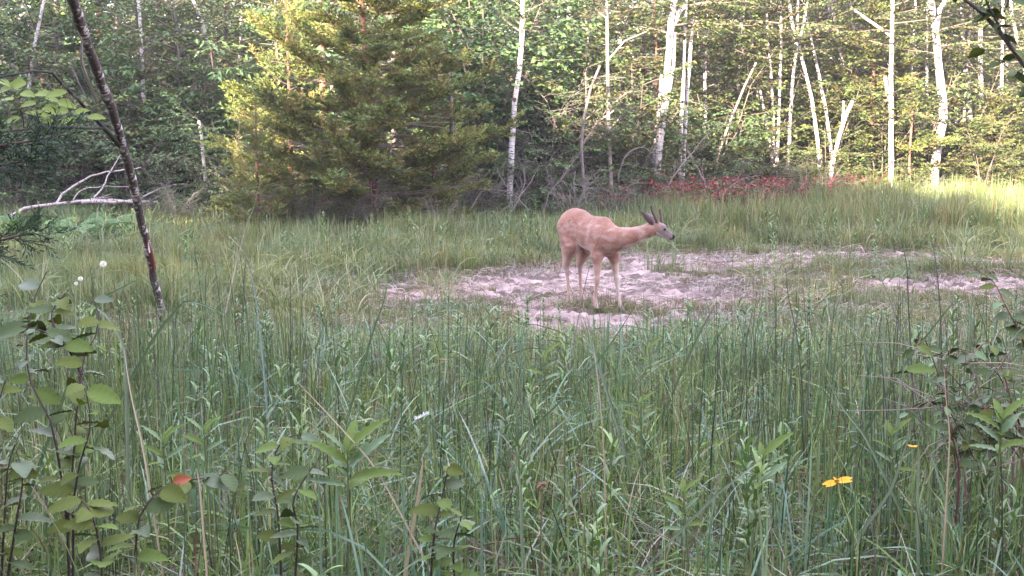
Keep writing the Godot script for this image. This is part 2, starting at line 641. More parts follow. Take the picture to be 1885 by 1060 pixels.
func rush_height(px: float) -> float:
	for i in RUSH_H.size() - 1:
		if px < RUSH_H[i + 1][0]:
			return lerpf(RUSH_H[i][1], RUSH_H[i + 1][1], clampf((px - RUSH_H[i][0]) / (RUSH_H[i + 1][0] - RUSH_H[i][0]), 0, 1))
	return 0.8

func tint(a := 0.18, warm := 0.0) -> Color:
	var k := 1.0 + rnd(-a, a)
	var y := rnd(-a, a) * 0.6 + warm
	return Color(k * (1.0 + y), k, k * (1.0 - y))

func sow(density: float, d0: float, d1: float, keep: Callable) -> Array:
	# random spots in the wedge of land before the camera, a good way past both edges of the view
	var out := []
	var half := func(d: float) -> float: return d * 0.466 * 1.22 + 0.6
	var area: float = (half.call(d0) + half.call(d1)) * (d1 - d0)
	for i in int(area * density):
		var d := sqrt(lerpf(d0 * d0, d1 * d1, rng.randf()))
		var x: float = rnd(-1, 1) * half.call(d)
		var r = keep.call(x, -d, d)
		if r != null:
			out.push_back(r)
	return out

func sward(seed_: int, size: float, per_m2: float, h: float, w: float, lean: float, cols: Array, segs := 3, tips := [], clump := 9, clump_r := 0.05, hvar := 0.5) -> ArrayMesh:
	# a square of turf: many blades in loose clumps, made once and laid out again and again
	rng.seed = seed_
	var b := MB.new()
	var count := int(per_m2 * size * size)
	var made := 0
	while made < count:
		var cx := rnd(-0.56, 0.56) * size
		var cz := rnd(-0.56, 0.56) * size
		var ch := rnd(0.75, 1.15)
		var cl := rnd(0, TAU)
		var n := int(clump * rnd(0.5, 1.5)) + 1
		var base_col: Color = cols[rng.randi() % cols.size()]
		for i in n:
			var az := rnd(0, TAU)
			var r := clump_r * sqrt(rng.randf())
			var base := Vector3(cx + cos(az) * r, -0.03, cz + sin(az) * r)
			var hh := h * ch * rnd(1.0 - hvar, 1.1)
			var la := cl + rnd(-2.2, 2.2)
			var ld := Vector3(cos(la), 0, sin(la))
			var le := lean * hh * pow(rng.randf(), 1.4)
			var off := ld * le + Vector3.UP * maxf(hh - le * 0.4, 0.03)
			var bend := Vector3.UP * le * rnd(0.05, 0.3) - ld * le * 0.15
			var fa := rnd(0, TAU)
			var face := (ld * 0.8 + Vector3(cos(fa), 0, sin(fa)) * 0.6).normalized()
			var col: Color = base_col if rng.randf() < 0.6 else cols[rng.randi() % cols.size()]
			var tc = null
			if tips.size():
				tc = tips[rng.randi() % tips.size()]
			b.blade(base, off, bend, w * rnd(0.7, 1.25), face, vary(col, 0.22), segs, tc)
		made += n
	return b.mesh(M.grass)

func lay(size: float, d0: float, d1: float, keep: Callable) -> Array:
	# spots on a shaken grid over the wedge of land before the camera, a good way past both edges of the view
	var out := []
	var z := -d0
	while z > -d1:
		var half := -z * 0.466 * 1.22 + 0.6
		var x := -half
		while x < half:
			var xx := x + rnd(-0.2, 0.2) * size
			var zz := z + rnd(-0.2, 0.2) * size
			var r = keep.call(xx, zz, -zz)
			if r != null:
				out.push_back(r)
			x += size * 0.95
		z -= size * 0.95
	for i in out.size():
		var j := rng.randi() % out.size()
		var t = out[i]; out[i] = out[j]; out[j] = t
	return out

func build_grass() -> void:
	var green := [Color(0.15, 0.235, 0.075), Color(0.115, 0.20, 0.068), Color(0.20, 0.28, 0.095), Color(0.15, 0.225, 0.12), Color(0.30, 0.29, 0.17), Color(0.16, 0.25, 0.07), Color(0.15, 0.10, 0.08)]
	var soft := [Color(0.12, 0.17, 0.06), Color(0.10, 0.155, 0.055), Color(0.145, 0.19, 0.07), Color(0.115, 0.165, 0.085), Color(0.22, 0.205, 0.11)]
	var blue := [Color(0.12, 0.195, 0.12), Color(0.09, 0.16, 0.10), Color(0.19, 0.25, 0.19), Color(0.16, 0.22, 0.13)]
	var rushc := [Color(0.04, 0.08, 0.042), Color(0.06, 0.11, 0.045), Color(0.13, 0.205, 0.08), Color(0.04, 0.062, 0.04), Color(0.15, 0.225, 0.085), Color(0.11, 0.18, 0.06), Color(0.09, 0.065, 0.05)]
	var rusht := [Color(0.10, 0.065, 0.04), Color(0.04, 0.075, 0.04), Color(0.07, 0.055, 0.04)]
	var dry := [Color(0.36, 0.29, 0.21), Color(0.28, 0.22, 0.17), Color(0.2, 0.14, 0.11)]
	var near_g := []
	var rush := []
	var sedge := []
	var turf := []
	var far_g := []
	var litter := []
	var straw := []
	for k in 7:
		near_g.push_back(sward(100 + k, 0.5, 1500.0, 0.41, 0.0066, 1.35, green, 4, [], 9, 0.05, 0.65))
		rush.push_back(sward(140 + k, 0.5, 430.0, 1.0, 0.0044, 0.24, rushc, 3, rusht, 6, 0.07, 0.7))
		far_g.push_back(sward(120 + k, 1.0, 1050.0, 0.5, 0.0115, 0.75, soft, 3, [], 14, 0.10, 0.7))
	for k in 5:
		sedge.push_back(sward(160 + k, 0.5, 190.0, 0.52, 0.009, 1.35, blue, 6, [], 7, 0.04))
		turf.push_back(sward(180 + k, 0.3, 2600.0, 0.12, 0.0048, 1.0, [Color(0.15, 0.165, 0.07), Color(0.12, 0.15, 0.06), Color(0.23, 0.19, 0.13), Color(0.10, 0.14, 0.06)], 2, [], 12, 0.04, 0.7))
		straw.push_back(sward(220 + k, 0.5, 120.0, 0.55, 0.0034, 1.4, dry, 4, [], 3, 0.1, 0.8))
		litter.push_back(sward(240 + k, 0.6, 520.0, 0.12, 0.006, 3.0, [Color(0.33, 0.27, 0.23), Color(0.2, 0.15, 0.13), Color(0.42, 0.36, 0.32), Color(0.15, 0.10, 0.09)], 3, [], 3, 0.15))
	var forbs := []
	for k in 5:
		forbs.push_back(forb(200 + k, 0.42, 0.075, 9 + k * 2, [Color(0.11, 0.19, 0.06), Color(0.13, 0.21, 0.065), Color(0.09, 0.16, 0.07)], 0.2))

	rng.seed = 31
	var near_h := func(x, d): return clampf(rush_height(x / d * F + CX), 0.4, 1.0)
	scatter("rush_bed", "dense bed of thin dark green rushes standing in front of the mud", "rushes", rush, lay(0.5, 3.3, 7.7, func(x, z, d):
		var m := mud(x, z)
		var pat := n_big.get_noise_2d(x * 1.6 + 70.0, z * 1.6)
		if m > 0.6 or pat < -0.24:
			return null
		var hh: float = near_h.call(x, d) * rnd(0.85, 1.12) * (1.0 if d < 6.3 else lerpf(1.0, 0.4, (d - 6.3) / 1.4))
		return [Vector3(x, gh(x, z), z), rnd(0, TAU), rnd(0.95, 1.1), hh, tint(0.14, 0.04)]))
	scatter("meadow_grass", "soft mixed green grass filling the foreground between the rushes", "grass", near_g, lay(0.5, 2.0, 7.9, func(x, z, d):
		if mud(x, z) > 0.6:
			return null
		var hh: float = rnd(0.75, 1.2) * (1.0 if d < 6.5 else 0.75)
		return [Vector3(x, gh(x, z), z), rnd(0, TAU), rnd(0.95, 1.1), hh, tint(0.14, 0.04)]))
	scatter("sedge", "bluish broad sedge blades arching over in the foreground grass", "sedge", sedge, lay(0.5, 2.1, 7.0, func(x, z, d):
		return [Vector3(x, gh(x, z), z), rnd(0, TAU), rnd(0.9, 1.1), rnd(0.7, 1.2), tint(0.12)]))
	scatter("leafy_weed", "small upright leafy weeds with narrow leaves scattered through the grass", "weeds", forbs, sow(5.5, 2.6, 9.0, func(x, z, d):
		if rng.randf() < mud(x, z):
			return null
		return [Vector3(x, gh(x, z), z), rnd(0, TAU), rnd(0.7, 1.1), rnd(0.7, 1.4) * (1.0 if d < 6.5 else 0.6), tint(0.15, 0.03)]))
	scatter("straw", "dry pale straw stalks lying and leaning among the green grass", "straw", straw, lay(0.5, 2.1, 8.0, func(x, z, d):
		return [Vector3(x, gh(x, z), z), rnd(0, TAU), rnd(0.9, 1.2), rnd(0.5, 1.0), tint(0.15)]))
	# short growth on and round the mud
	scatter("short_turf", "short thin turf growing round and through the mud patches", "turf", turf, lay(0.3, 7.2, 17.0, func(x, z, d):
		var m := mud(x, z)
		var pat := n_big.get_noise_2d(x * 4.0 + 10.0, z * 4.0)
		if m > 0.35 and rng.randf() < (0.975 if pat < 0.1 else 0.7):
			return null
		return [Vector3(x, gh(x, z) + 0.015, z), rnd(0, TAU), rnd(0.8, 1.2) * (1.0 - 0.45 * m), rnd(0.7, 1.8) * (1.0 - 0.45 * m), tint(0.15, 0.05)]))
	scatter("dead_grass", "pale dead grass blades lying flat on the mud and soil", "dead grass", litter, lay(0.6, 2.1, 17.0, func(x, z, d):
		if rng.randf() < mud(x, z) * 0.75:
			return null
		return [Vector3(x, gh(x, z) + 0.03, z), rnd(0, TAU), rnd(0.9, 1.1), rnd(0.6, 1.4), tint(0.15)]))
	# the meadow behind the mud, up to the trees
	scatter("tall_meadow", "tall soft grass between the mud and the trees", "grass", far_g, lay(0.6, 7.5, 16.5, func(x, z, d):
		return meadow_spot(x, z, d, 0.62)) + lay(1.0, 16.5, 36.0, func(x, z, d): return meadow_spot(x, z, d, 1.05)))
	scatter("meadow_weed", "leafy weeds standing in the tall grass below the trees", "weeds", forbs, sow(3.0, 12.5, 26.0, func(x, z, d):
		if mud(x, z) > 0.1:
			return null
		return [Vector3(x, gh(x, z), z), rnd(0, TAU), rnd(0.7, 1.2), rnd(0.8, 1.4), tint(0.2, 0.08)]))
	scatter("meadow_sedge", "arching pale clumps of sedge standing out of the tall meadow", "sedge", sedge, sow(1.6, 9.0, 27.0, func(x, z, d):
		if mud(x, z) > 0.2:
			return null
		return [Vector3(x, gh(x, z), z), rnd(0, TAU), rnd(0.6, 1.1), rnd(0.8, 1.3), tint(0.2, 0.30)]))
	# dead leaves and bracken litter on the forest floor
	scatter("leaf_litter", "brown leaf litter and dead stems on the floor of the woods", "leaf litter", litter, lay(1.2, 19.0, 48.0, func(x, z, d):
		return [Vector3(x, gh(x, z) + 0.02, z), rnd(0, TAU), rnd(1.9, 2.2), rnd(1.5, 3.0), Color(0.7, 0.6, 0.55)]))

func meadow_spot(x: float, z: float, d: float, sc: float):
	var px: float = x / d * F + CX
	if maxf(maxf(mud(x, z), mud(x, z - 0.25)), mud(x, z - 0.5)) > 0.15:
		return null
	var edge := 22.5 if px < 1150 else lerpf(23.0, 35.0, clampf((px - 1150) / 500.0, 0, 1))
	if d > edge or (px < 255 and d > 15.2 and d < 19.2):
		return null
	var hh := 0.85
	if d < 12.5:
		# low growth in front of the mud; the left side of the clearing stands taller
		hh = 0.22 if px > 590 else lerpf(0.72, 0.32, clampf((px - 420) / 140.0, 0, 1))
	if d < 9.4 and px < 590:
		hh *= 0.55
	elif d >= 12.5 and d < 15.5:
		hh = 0.42 if px > 1150 else 0.6
	if d >= 12.0 and d < 17.0 and px > 1150:
		hh *= 0.75
	if d > 17.0 and px > 1180:
		hh = 1.3
	hh *= 1.0 + 0.7 * n_big.get_noise_2d(x * 2.6, z * 2.6)
	return [Vector3(x, gh(x, z), z), rnd(0, TAU), sc * rnd(0.95, 1.1), hh * rnd(0.72, 1.3), tint(0.2, 0.05 + 0.22 * maxf(0.0, n_big.get_noise_2d(x * 1.3 + 31.0, z * 2.0)))]

# ---------------------------------------------------------------- the deer: a field of tapered bones, meshed as surface nets
var pa := PackedVector3Array()
var pb := PackedVector3Array()
var pr := PackedVector2Array()
var pk := PackedFloat32Array()
var pz := PackedFloat32Array()

func bone(a: Vector3, b: Vector3, ra: float, rb: float, k := 0.03, zs := 1.0) -> void:
	pa.push_back(a); pb.push_back(b); pr.push_back(Vector2(ra, rb)); pk.push_back(k); pz.push_back(zs)

func bone_d(i: int, p: Vector3) -> float:
	var a := pa[i]
	var ba := pb[i] - a
	var q := p - a
	var zs := pz[i]
	var t := clampf(q.dot(ba) / ba.dot(ba), 0.0, 1.0)
	var e := q - ba * t
	e.z *= zs
	return e.length() - lerpf(pr[i].x, pr[i].y, t)

func nets(b: MB, lo: Vector3, hi: Vector3, cell: float, which: Array, paint: Callable) -> void:
	var dim := Vector3i(((hi - lo) / cell).ceil()) + Vector3i(2, 2, 2)
	var bs := 5
	dim = Vector3i(ceili(dim.x / 5.0) * 5, ceili(dim.y / 5.0) * 5, ceili(dim.z / 5.0) * 5)
	var sy := dim.x
	var sz := dim.x * dim.y
	var val := PackedFloat32Array()
	val.resize(sz * dim.z)
	val.fill(1.0)
	var active := []
	var reach := cell * bs * 0.87 + cell * 2.0
	for bz in dim.z / bs:
		for by in dim.y / bs:
			for bx in dim.x / bs:
				var o := Vector3i(bx, by, bz) * bs
				var c := lo + (Vector3(o) + Vector3.ONE * (bs * 0.5)) * cell
				var best := 9.0
				var ds := []
				for i in which:
					var d := bone_d(i, c)
					ds.push_back(d)
					best = minf(best, d)
				if best > reach + 0.03:
					continue
				var near := []
				for k in which.size():
					if ds[k] < best + reach * 2.0 + 0.05:
						near.push_back(which[k])
				if best < -reach - 0.05:
					for z in bs:
						for y in bs:
							for x in bs:
								val[o.x + x + (o.y + y) * sy + (o.z + z) * sz] = -1.0
					continue
				active.push_back(o)
				for z in bs:
					for y in bs:
						for x in bs:
							var p := lo + Vector3(o.x + x, o.y + y, o.z + z) * cell
							var d := 9.0
							for i in near:
								var e := bone_d(i, p)
								var kk := pk[i]
								var h := maxf(kk - absf(d - e), 0.0) / kk
								d = minf(d, e) - h * h * kk * 0.25
							val[o.x + x + (o.y + y) * sy + (o.z + z) * sz] = d
	var idx := PackedInt32Array()
	idx.resize(val.size())
	idx.fill(-1)
	var first := b.v.size()
	var steps := [0, 1, sy, sy + 1, sz, sz + 1, sz + sy, sz + sy + 1]
	var corner := [Vector3(0, 0, 0), Vector3(1, 0, 0), Vector3(0, 1, 0), Vector3(1, 1, 0), Vector3(0, 0, 1), Vector3(1, 0, 1), Vector3(0, 1, 1), Vector3(1, 1, 1)]
	var edges := [[0, 1], [2, 3], [4, 5], [6, 7], [0, 2], [1, 3], [4, 6], [5, 7], [0, 4], [1, 5], [2, 6], [3, 7]]
	for o in active:
		for z in bs:
			for y in bs:
				for x in bs:
					var X: int = o.x + x
					var Y: int = o.y + y
					var Z: int = o.z + z
					if X >= dim.x - 1 or Y >= dim.y - 1 or Z >= dim.z - 1:
						continue
					var q := X + Y * sy + Z * sz
					var inside := 0
					for s in steps:
						if val[q + s] < 0.0:
							inside += 1
					if inside == 0 or inside == 8:
						continue
					var sum := Vector3.ZERO
					var cnt := 0
					for e in edges:
						var va := val[q + steps[e[0]]]
						var vb := val[q + steps[e[1]]]
						if (va < 0.0) != (vb < 0.0):
							sum += corner[e[0]].lerp(corner[e[1]], va / (va - vb))
							cnt += 1
					var p := lo + (Vector3(X, Y, Z) + sum / cnt) * cell
					idx[q] = b.v.size()
					b.v.push_back(p); b.n.push_back(Vector3.UP); b.c.push_back(paint.call(p)); b.uv.push_back(Vector2(p.x, p.y))
	for o in active:
		for z in bs:
			for y in bs:
				for x in bs:
					var X: int = o.x + x
					var Y: int = o.y + y
					var Z: int = o.z + z
					if X < 1 or Y < 1 or Z < 1 or X >= dim.x - 1 or Y >= dim.y - 1 or Z >= dim.z - 1:
						continue
					var q := X + Y * sy + Z * sz
					var ins := val[q] < 0.0
					for ax in 3:
						var st: int = [1, sy, sz][ax]
						if ins == (val[q + st] < 0.0):
							continue
						var u: int = [sy, sz, 1][ax]
						var w: int = [sz, 1, sy][ax]
						var a := idx[q]
						var bb := idx[q - u]
						var cc := idx[q - u - w]
						var dd := idx[q - w]
						if a < 0 or bb < 0 or cc < 0 or dd < 0:
							continue
						if ins:
							b.ix.append_array([a, cc, bb, a, dd, cc])
						else:
							b.ix.append_array([a, bb, cc, a, cc, dd])

func bf(x: float, y: float, z: float) -> Vector3:
	# seen-from-the-camera axes (x right, z towards us) to the deer's own (x forward, z its right side)
	return Vector3(0.5 * x + 0.866 * z, y, -0.866 * x + 0.5 * z)

func build_deer() -> void:
	var centre := on_ground(1085, 10.15)
	centre.y = 0.25 * (gh(centre.x + 0.02, centre.z + 0.2) + gh(centre.x + 0.25, centre.z + 0.2) + gh(centre.x - 0.2, centre.z - 0.2) + gh(centre.x - 0.03, centre.z - 0.3)) + 0.004
	var root := thing("deer", "reddish tan young buck with short velvet antlers standing on the mud", "deer", centre)
	root.basis = Basis(Vector3(0.5, 0, 0.866), Vector3.UP, Vector3(-0.866, 0, 0.5))
	# trunk
	bone(Vector3(-0.315, 0.750, 0), Vector3(-0.17, 0.745, 0), 0.135, 0.150, 0.05, 1.18)
	bone(Vector3(-0.17, 0.725, 0), Vector3(0.02, 0.69, 0), 0.132, 0.145, 0.06, 1.2)
	bone(Vector3(0.02, 0.687, 0), Vector3(0.22, 0.655, 0), 0.147, 0.158, 0.06, 1.25)
	bone(Vector3(0.20, 0.66, 0), Vector3(0.34, 0.63, 0), 0.152, 0.100, 0.06, 1.35)
	bone(Vector3(0.10, 0.79, 0), Vector3(0.24, 0.785, 0), 0.05, 0.066, 0.06, 1.3)
	bone(Vector3(-0.25, 0.80, 0), Vector3(-0.05, 0.765, 0), 0.10, 0.07, 0.06, 1.2)
	for s in [-1.0, 1.0]:
		# hind leg; the right one stands a little further forward
		var fw := 0.055 if s > 0 else -0.03
		bone(Vector3(-0.27, 0.73, s * 0.075), Vector3(-0.16, 0.555, s * 0.092), 0.100, 0.066, 0.05)
		bone(Vector3(-0.16, 0.55, s * 0.092), Vector3(-0.285 + fw * 0.6, 0.365, s * 0.095), 0.062, 0.027, 0.04)
		bone(Vector3(-0.25, 0.60, s * 0.085), Vector3(-0.30 + fw * 0.6, 0.375, s * 0.095), 0.072, 0.020, 0.04)
		bone(Vector3(-0.288 + fw * 0.6, 0.365, s * 0.095), Vector3(-0.28 + fw * 0.8, 0.30, s * 0.095), 0.028, 0.020, 0.015)
		bone(Vector3(-0.28 + fw * 0.8, 0.30, s * 0.095), Vector3(-0.255 + fw, 0.10, s * 0.095), 0.018, 0.0135, 0.015)
		bone(Vector3(-0.255 + fw, 0.105, s * 0.095), Vector3(-0.252 + fw, 0.085, s * 0.095), 0.022, 0.021, 0.012)
		bone(Vector3(-0.252 + fw, 0.085, s * 0.095), Vector3(-0.215 + fw, 0.03, s * 0.095), 0.019, 0.022, 0.012)
		for t in [-0.011, 0.011]:
			bone(Vector3(-0.215 + fw, 0.028, s * 0.095 + t), Vector3(-0.175 + fw, 0.010, s * 0.095 + t), 0.017, 0.010, 0.006)
		# fore leg
		var top := Vector3(0.255, 0.50, s * 0.092)
		var knee := Vector3(0.255, 0.29, 0.088) if s > 0 else Vector3(0.285, 0.285, -0.105)
		var fet := Vector3(0.222, 0.088, 0.088) if s > 0 else Vector3(0.300, 0.085, -0.122)
		var toe := fet + Vector3(0.035, -0.055, 0)
		bone(Vector3(0.20, 0.70, s * 0.072), top, 0.072, 0.050, 0.05)
		bone(top, top.lerp(knee, 0.55), 0.044, 0.029, 0.04)
		bone(top.lerp(knee, 0.5), knee, 0.031, 0.023, 0.02)
		bone(knee + Vector3(0.004, 0.012, 0), knee + Vector3(0.002, -0.03, 0), 0.026, 0.020, 0.012)
		bone(knee, fet, 0.0185, 0.0140, 0.015)
		bone(fet + Vector3(0, 0.015, 0), fet, 0.022, 0.022, 0.012)
		bone(fet, toe, 0.019, 0.022, 0.012)
		for t in [-0.011, 0.011]:
			bone(toe + Vector3(0, -0.003, t), toe + Vector3(0.04, -0.022, t), 0.017, 0.010, 0.006)
	# tail
	bone(Vector3(-0.44, 0.79, 0), Vector3(-0.485, 0.66, 0), 0.035, 0.028, 0.03)
	# neck
	var n0 := bf(0.15, 0.665, 0.27)
	var n1 := bf(0.285, 0.675, 0.37)
	var n2 := bf(0.395, 0.705, 0.40)
	var n3 := bf(0.505, 0.752, 0.405)
	bone(n0, n1, 0.118, 0.088, 0.06)
	bone(n1, n2, 0.088, 0.070, 0.04)
	var h0 := pa.size()
	bone(n2, n3, 0.070, 0.055, 0.03)
	# head
	var sk := bf(0.555, 0.776, 0.405)
	var br := bf(0.605, 0.757, 0.410)
	var mz := bf(0.672, 0.708, 0.415)
	var no := bf(0.704, 0.690, 0.417)
	bone(n3, sk, 0.058, 0.052, 0.03)
	bone(sk, br, 0.052, 0.046, 0.02)
	bone(br + Vector3(0, 0.004, 0), mz, 0.044, 0.026, 0.02)
	bone(mz, no, 0.0265, 0.0235, 0.012)
	bone(bf(0.575, 0.735, 0.41), bf(0.665, 0.688, 0.416), 0.036, 0.017, 0.02)
	bone(bf(0.655, 0.682, 0.417), bf(0.690, 0.668, 0.418), 0.016, 0.013, 0.01)
	# brow above each eye
	var hd := bf(1, 0, 0).normalized()
	var hr := bf(0, 0, 1).normalized()
	bone(bf(0.612, 0.785, 0.41) + hr * 0.030, bf(0.632, 0.775, 0.41) + hr * 0.028, 0.015, 0.012, 0.015)
	bone(bf(0.612, 0.785, 0.41) - hr * 0.030, bf(0.632, 0.775, 0.41) - hr * 0.028, 0.015, 0.012, 0.015)
	var all := range(pa.size())
	var head := range(h0, pa.size())
	var b := MB.new()
	var to_cam := func(p: Vector3) -> Vector3: return Vector3(0.5 * p.x - 0.866 * p.z, p.y, 0.866 * p.x + 0.5 * p.z)
	var paint := func(p: Vector3) -> Color:
		var nz := n_fine.get_noise_3d(p.x * 9.0, p.y * 9.0, p.z * 9.0)
		var n2_ := n_fine.get_noise_3d(p.x * 34.0, p.y * 20.0, p.z * 34.0)
		var tan_ := Color(0.235, 0.118, 0.086)
		var pale := Color(0.40, 0.30, 0.26)
		var white := Color(0.48, 0.42, 0.395)
		var grey := Color(0.19, 0.145, 0.14)
		var n3_ := n_fine.get_noise_3d(p.x * 60.0, p.y * 34.0, p.z * 60.0)
		var c := tan_ * (1.0 + 0.16 * nz + 0.26 * n2_ + 0.22 * n3_)
		var w: Vector3 = to_cam.call(p)
		var nape := p.y > 0.845 + nz * 0.01 and p.x > -0.12
		if nape:
			c = c.lerp(Color(0.17, 0.085, 0.062), 0.5)
		# the thin summer coat: streaky, paler on the flank and shoulder
		var fl := n_fine.get_noise_3d(p.x * 7.0 + 7.0, p.y * 15.0, p.z * 7.0)
		if p.y > 0.5 and p.y < 0.80 + nz * 0.05:
			c = c.lerp(Color(0.33, 0.225, 0.195), clampf(0.12 + fl * 1.6, 0, 0.75))
		if p.y < 0.60 + nz * 0.04 and p.y > 0.40 and p.x < 0.2 and p.x > -0.14 and absf(p.z) < 0.10:
			c = c.lerp(pale, 0.85)
		# rump patch
		if p.x < -0.385 + nz * 0.02 and p.y < 0.80:
			c = c.lerp(white, 0.6)
		if p.distance_to(Vector3(-0.38, 0.855, 0.07)) < 0.028:
			c = white
		# legs
		if p.y < 0.54:
			c = c.lerp(Color(0.36, 0.235, 0.19) * (1.0 + 0.15 * n2_), clampf((0.53 - p.y + nz * 0.08) * 7.0, 0, 1))
		if p.y < 0.44 + nz * 0.05:
			if p.z < -0.08 and p.x > 0.1:
				c = c.lerp(white, 0.6 * clampf((0.46 - p.y) * 9.0, 0, 1))
			if p.x < 0.0 and p.y > 0.28:
				c = c.lerp(Color(0.27, 0.21, 0.205), 0.6 * clampf((0.44 - p.y) * 9.0, 0, 1))
		if p.y < 0.030:
			c = Color(0.05, 0.04, 0.038)
		elif p.y < 0.085:
			c = c.lerp(pale, 0.5)
		# neck and head, judged along the head
		if w.x > 0.26:
			var along := w.x
			var under: float = w.y - (0.60 + 0.33 * (along - 0.26))
			if under < 0.012 + nz * 0.02 and along < 0.53:
				c = c.lerp(Color(0.38, 0.31, 0.29), 0.7)
			if along > 0.50:
				c = c.lerp(grey * (1.0 + 0.15 * n2_), clampf((along - 0.52 + nz * 0.03) * 8.0, 0, 1))
			if along > 0.555:
				var chin: float = w.y - (0.735 - 0.62 * (along - 0.58))
				if chin < -0.008:
					c = Color(0.38, 0.33, 0.32)
				if along > 0.64 and chin > 0.045:
					c = Color(0.13, 0.105, 0.10)
			if along > 0.702 and w.y > 0.676:
				c = Color(0.015, 0.013, 0.014)
			elif along > 0.672 and absf(w.y - 0.673) < 0.0045:
				c = Color(0.02, 0.016, 0.016)
		return c
	nets(b, Vector3(-0.56, -0.03, -0.48), Vector3(0.78, 0.98, 0.26), 0.0105, all, paint)
	var body_last := b.v.size()
	nets(b, bf(0.60, 0.73, 0.41) - Vector3(0.17, 0.13, 0.19), bf(0.60, 0.73, 0.41) + Vector3(0.15, 0.15, 0.17), 0.0045, head, paint)
	smooth_normals(b)
	# the coarse grid's own head would fight with the fine one: sink it a little
	for i in body_last:
		var w: Vector3 = to_cam.call(b.v[i])
		if w.x > 0.50:
			b.v[i] -= b.n[i] * 0.007 * clampf((w.x - 0.50) / 0.04, 0, 1)
	part("body", b.mesh(M.fur), root)
	# ears: cupped leaves
	for k in 2:
		var e := MB.new()
		var base: Vector3 = bf(0.530, 0.800, 0.445) if k == 0 else bf(0.548, 0.812, 0.385)
		var tip: Vector3 = bf(0.405, 0.925, 0.490) if k == 0 else bf(0.470, 0.905, 0.315)
		var ax: Vector3 = (tip - base)
		var side: Vector3 = bf(0.45, 0.45, 0.62).normalized() if k == 0 else bf(0.7, 0.55, -0.2).normalized()
		side = (side - ax.normalized() * side.dot(ax.normalized())).normalized()
		var cup: Vector3 = ax.normalized().cross(side)
		for i in 9:
			var t := i / 8.0
			var w := 0.040 * sin(PI * pow(t, 0.62) * 0.97 + 0.09)
			for j in 7:
				var u := j / 3.0 - 1.0
				e.v.push_back(base + ax * t + side * (w * u) + cup * (0.030 * (u * u - 0.6) * sin(PI * minf(t + 0.15, 1.0))))
				e.n.push_back(Vector3.UP)
				e.c.push_back(Color(0.22, 0.175, 0.165) if absf(u) > 0.8 else Color(0.10, 0.068, 0.068))
				e.uv.push_back(Vector2(t, u))
		for i in 8:
			for j in 6:
				var q := i * 7 + j
				e.ix.append_array([q, q + 7, q + 1, q + 1, q + 7, q + 8])
		smooth_normals(e)
		part("ear", e.mesh(M.fur), root)
	# antlers in velvet
	var a1 := MB.new()
	a1.tube([bf(0.563, 0.815, 0.435), bf(0.556, 0.838, 0.442), bf(0.535, 0.880, 0.452), bf(0.514, 0.925, 0.46), bf(0.507, 0.962, 0.462), bf(0.506, 0.972, 0.462)], [0.016, 0.0135, 0.012, 0.012, 0.0115, 0.005], 8, Color(0.085, 0.058, 0.05))
	part("antler", a1.mesh(M.fur), root)
	var a2 := MB.new()
	a2.tube([bf(0.603, 0.812, 0.395), bf(0.606, 0.838, 0.388), bf(0.603, 0.875, 0.378), bf(0.596, 0.910, 0.372), bf(0.595, 0.928, 0.372), bf(0.595, 0.935, 0.372)], [0.016, 0.0135, 0.0125, 0.014, 0.0135, 0.005], 8, Color(0.085, 0.058, 0.05))
	part("antler", a2.mesh(M.fur), root)
	for s in [-1.0, 1.0]:
		var sp := SphereMesh.new()
		sp.radius = 0.013
		sp.height = 0.026
		sp.radial_segments = 14
		sp.rings = 8
		var ey := part("eye", sp, root, M.eye)
		ey.position = bf(0.629, 0.762, 0.412) + hr * s * 0.041

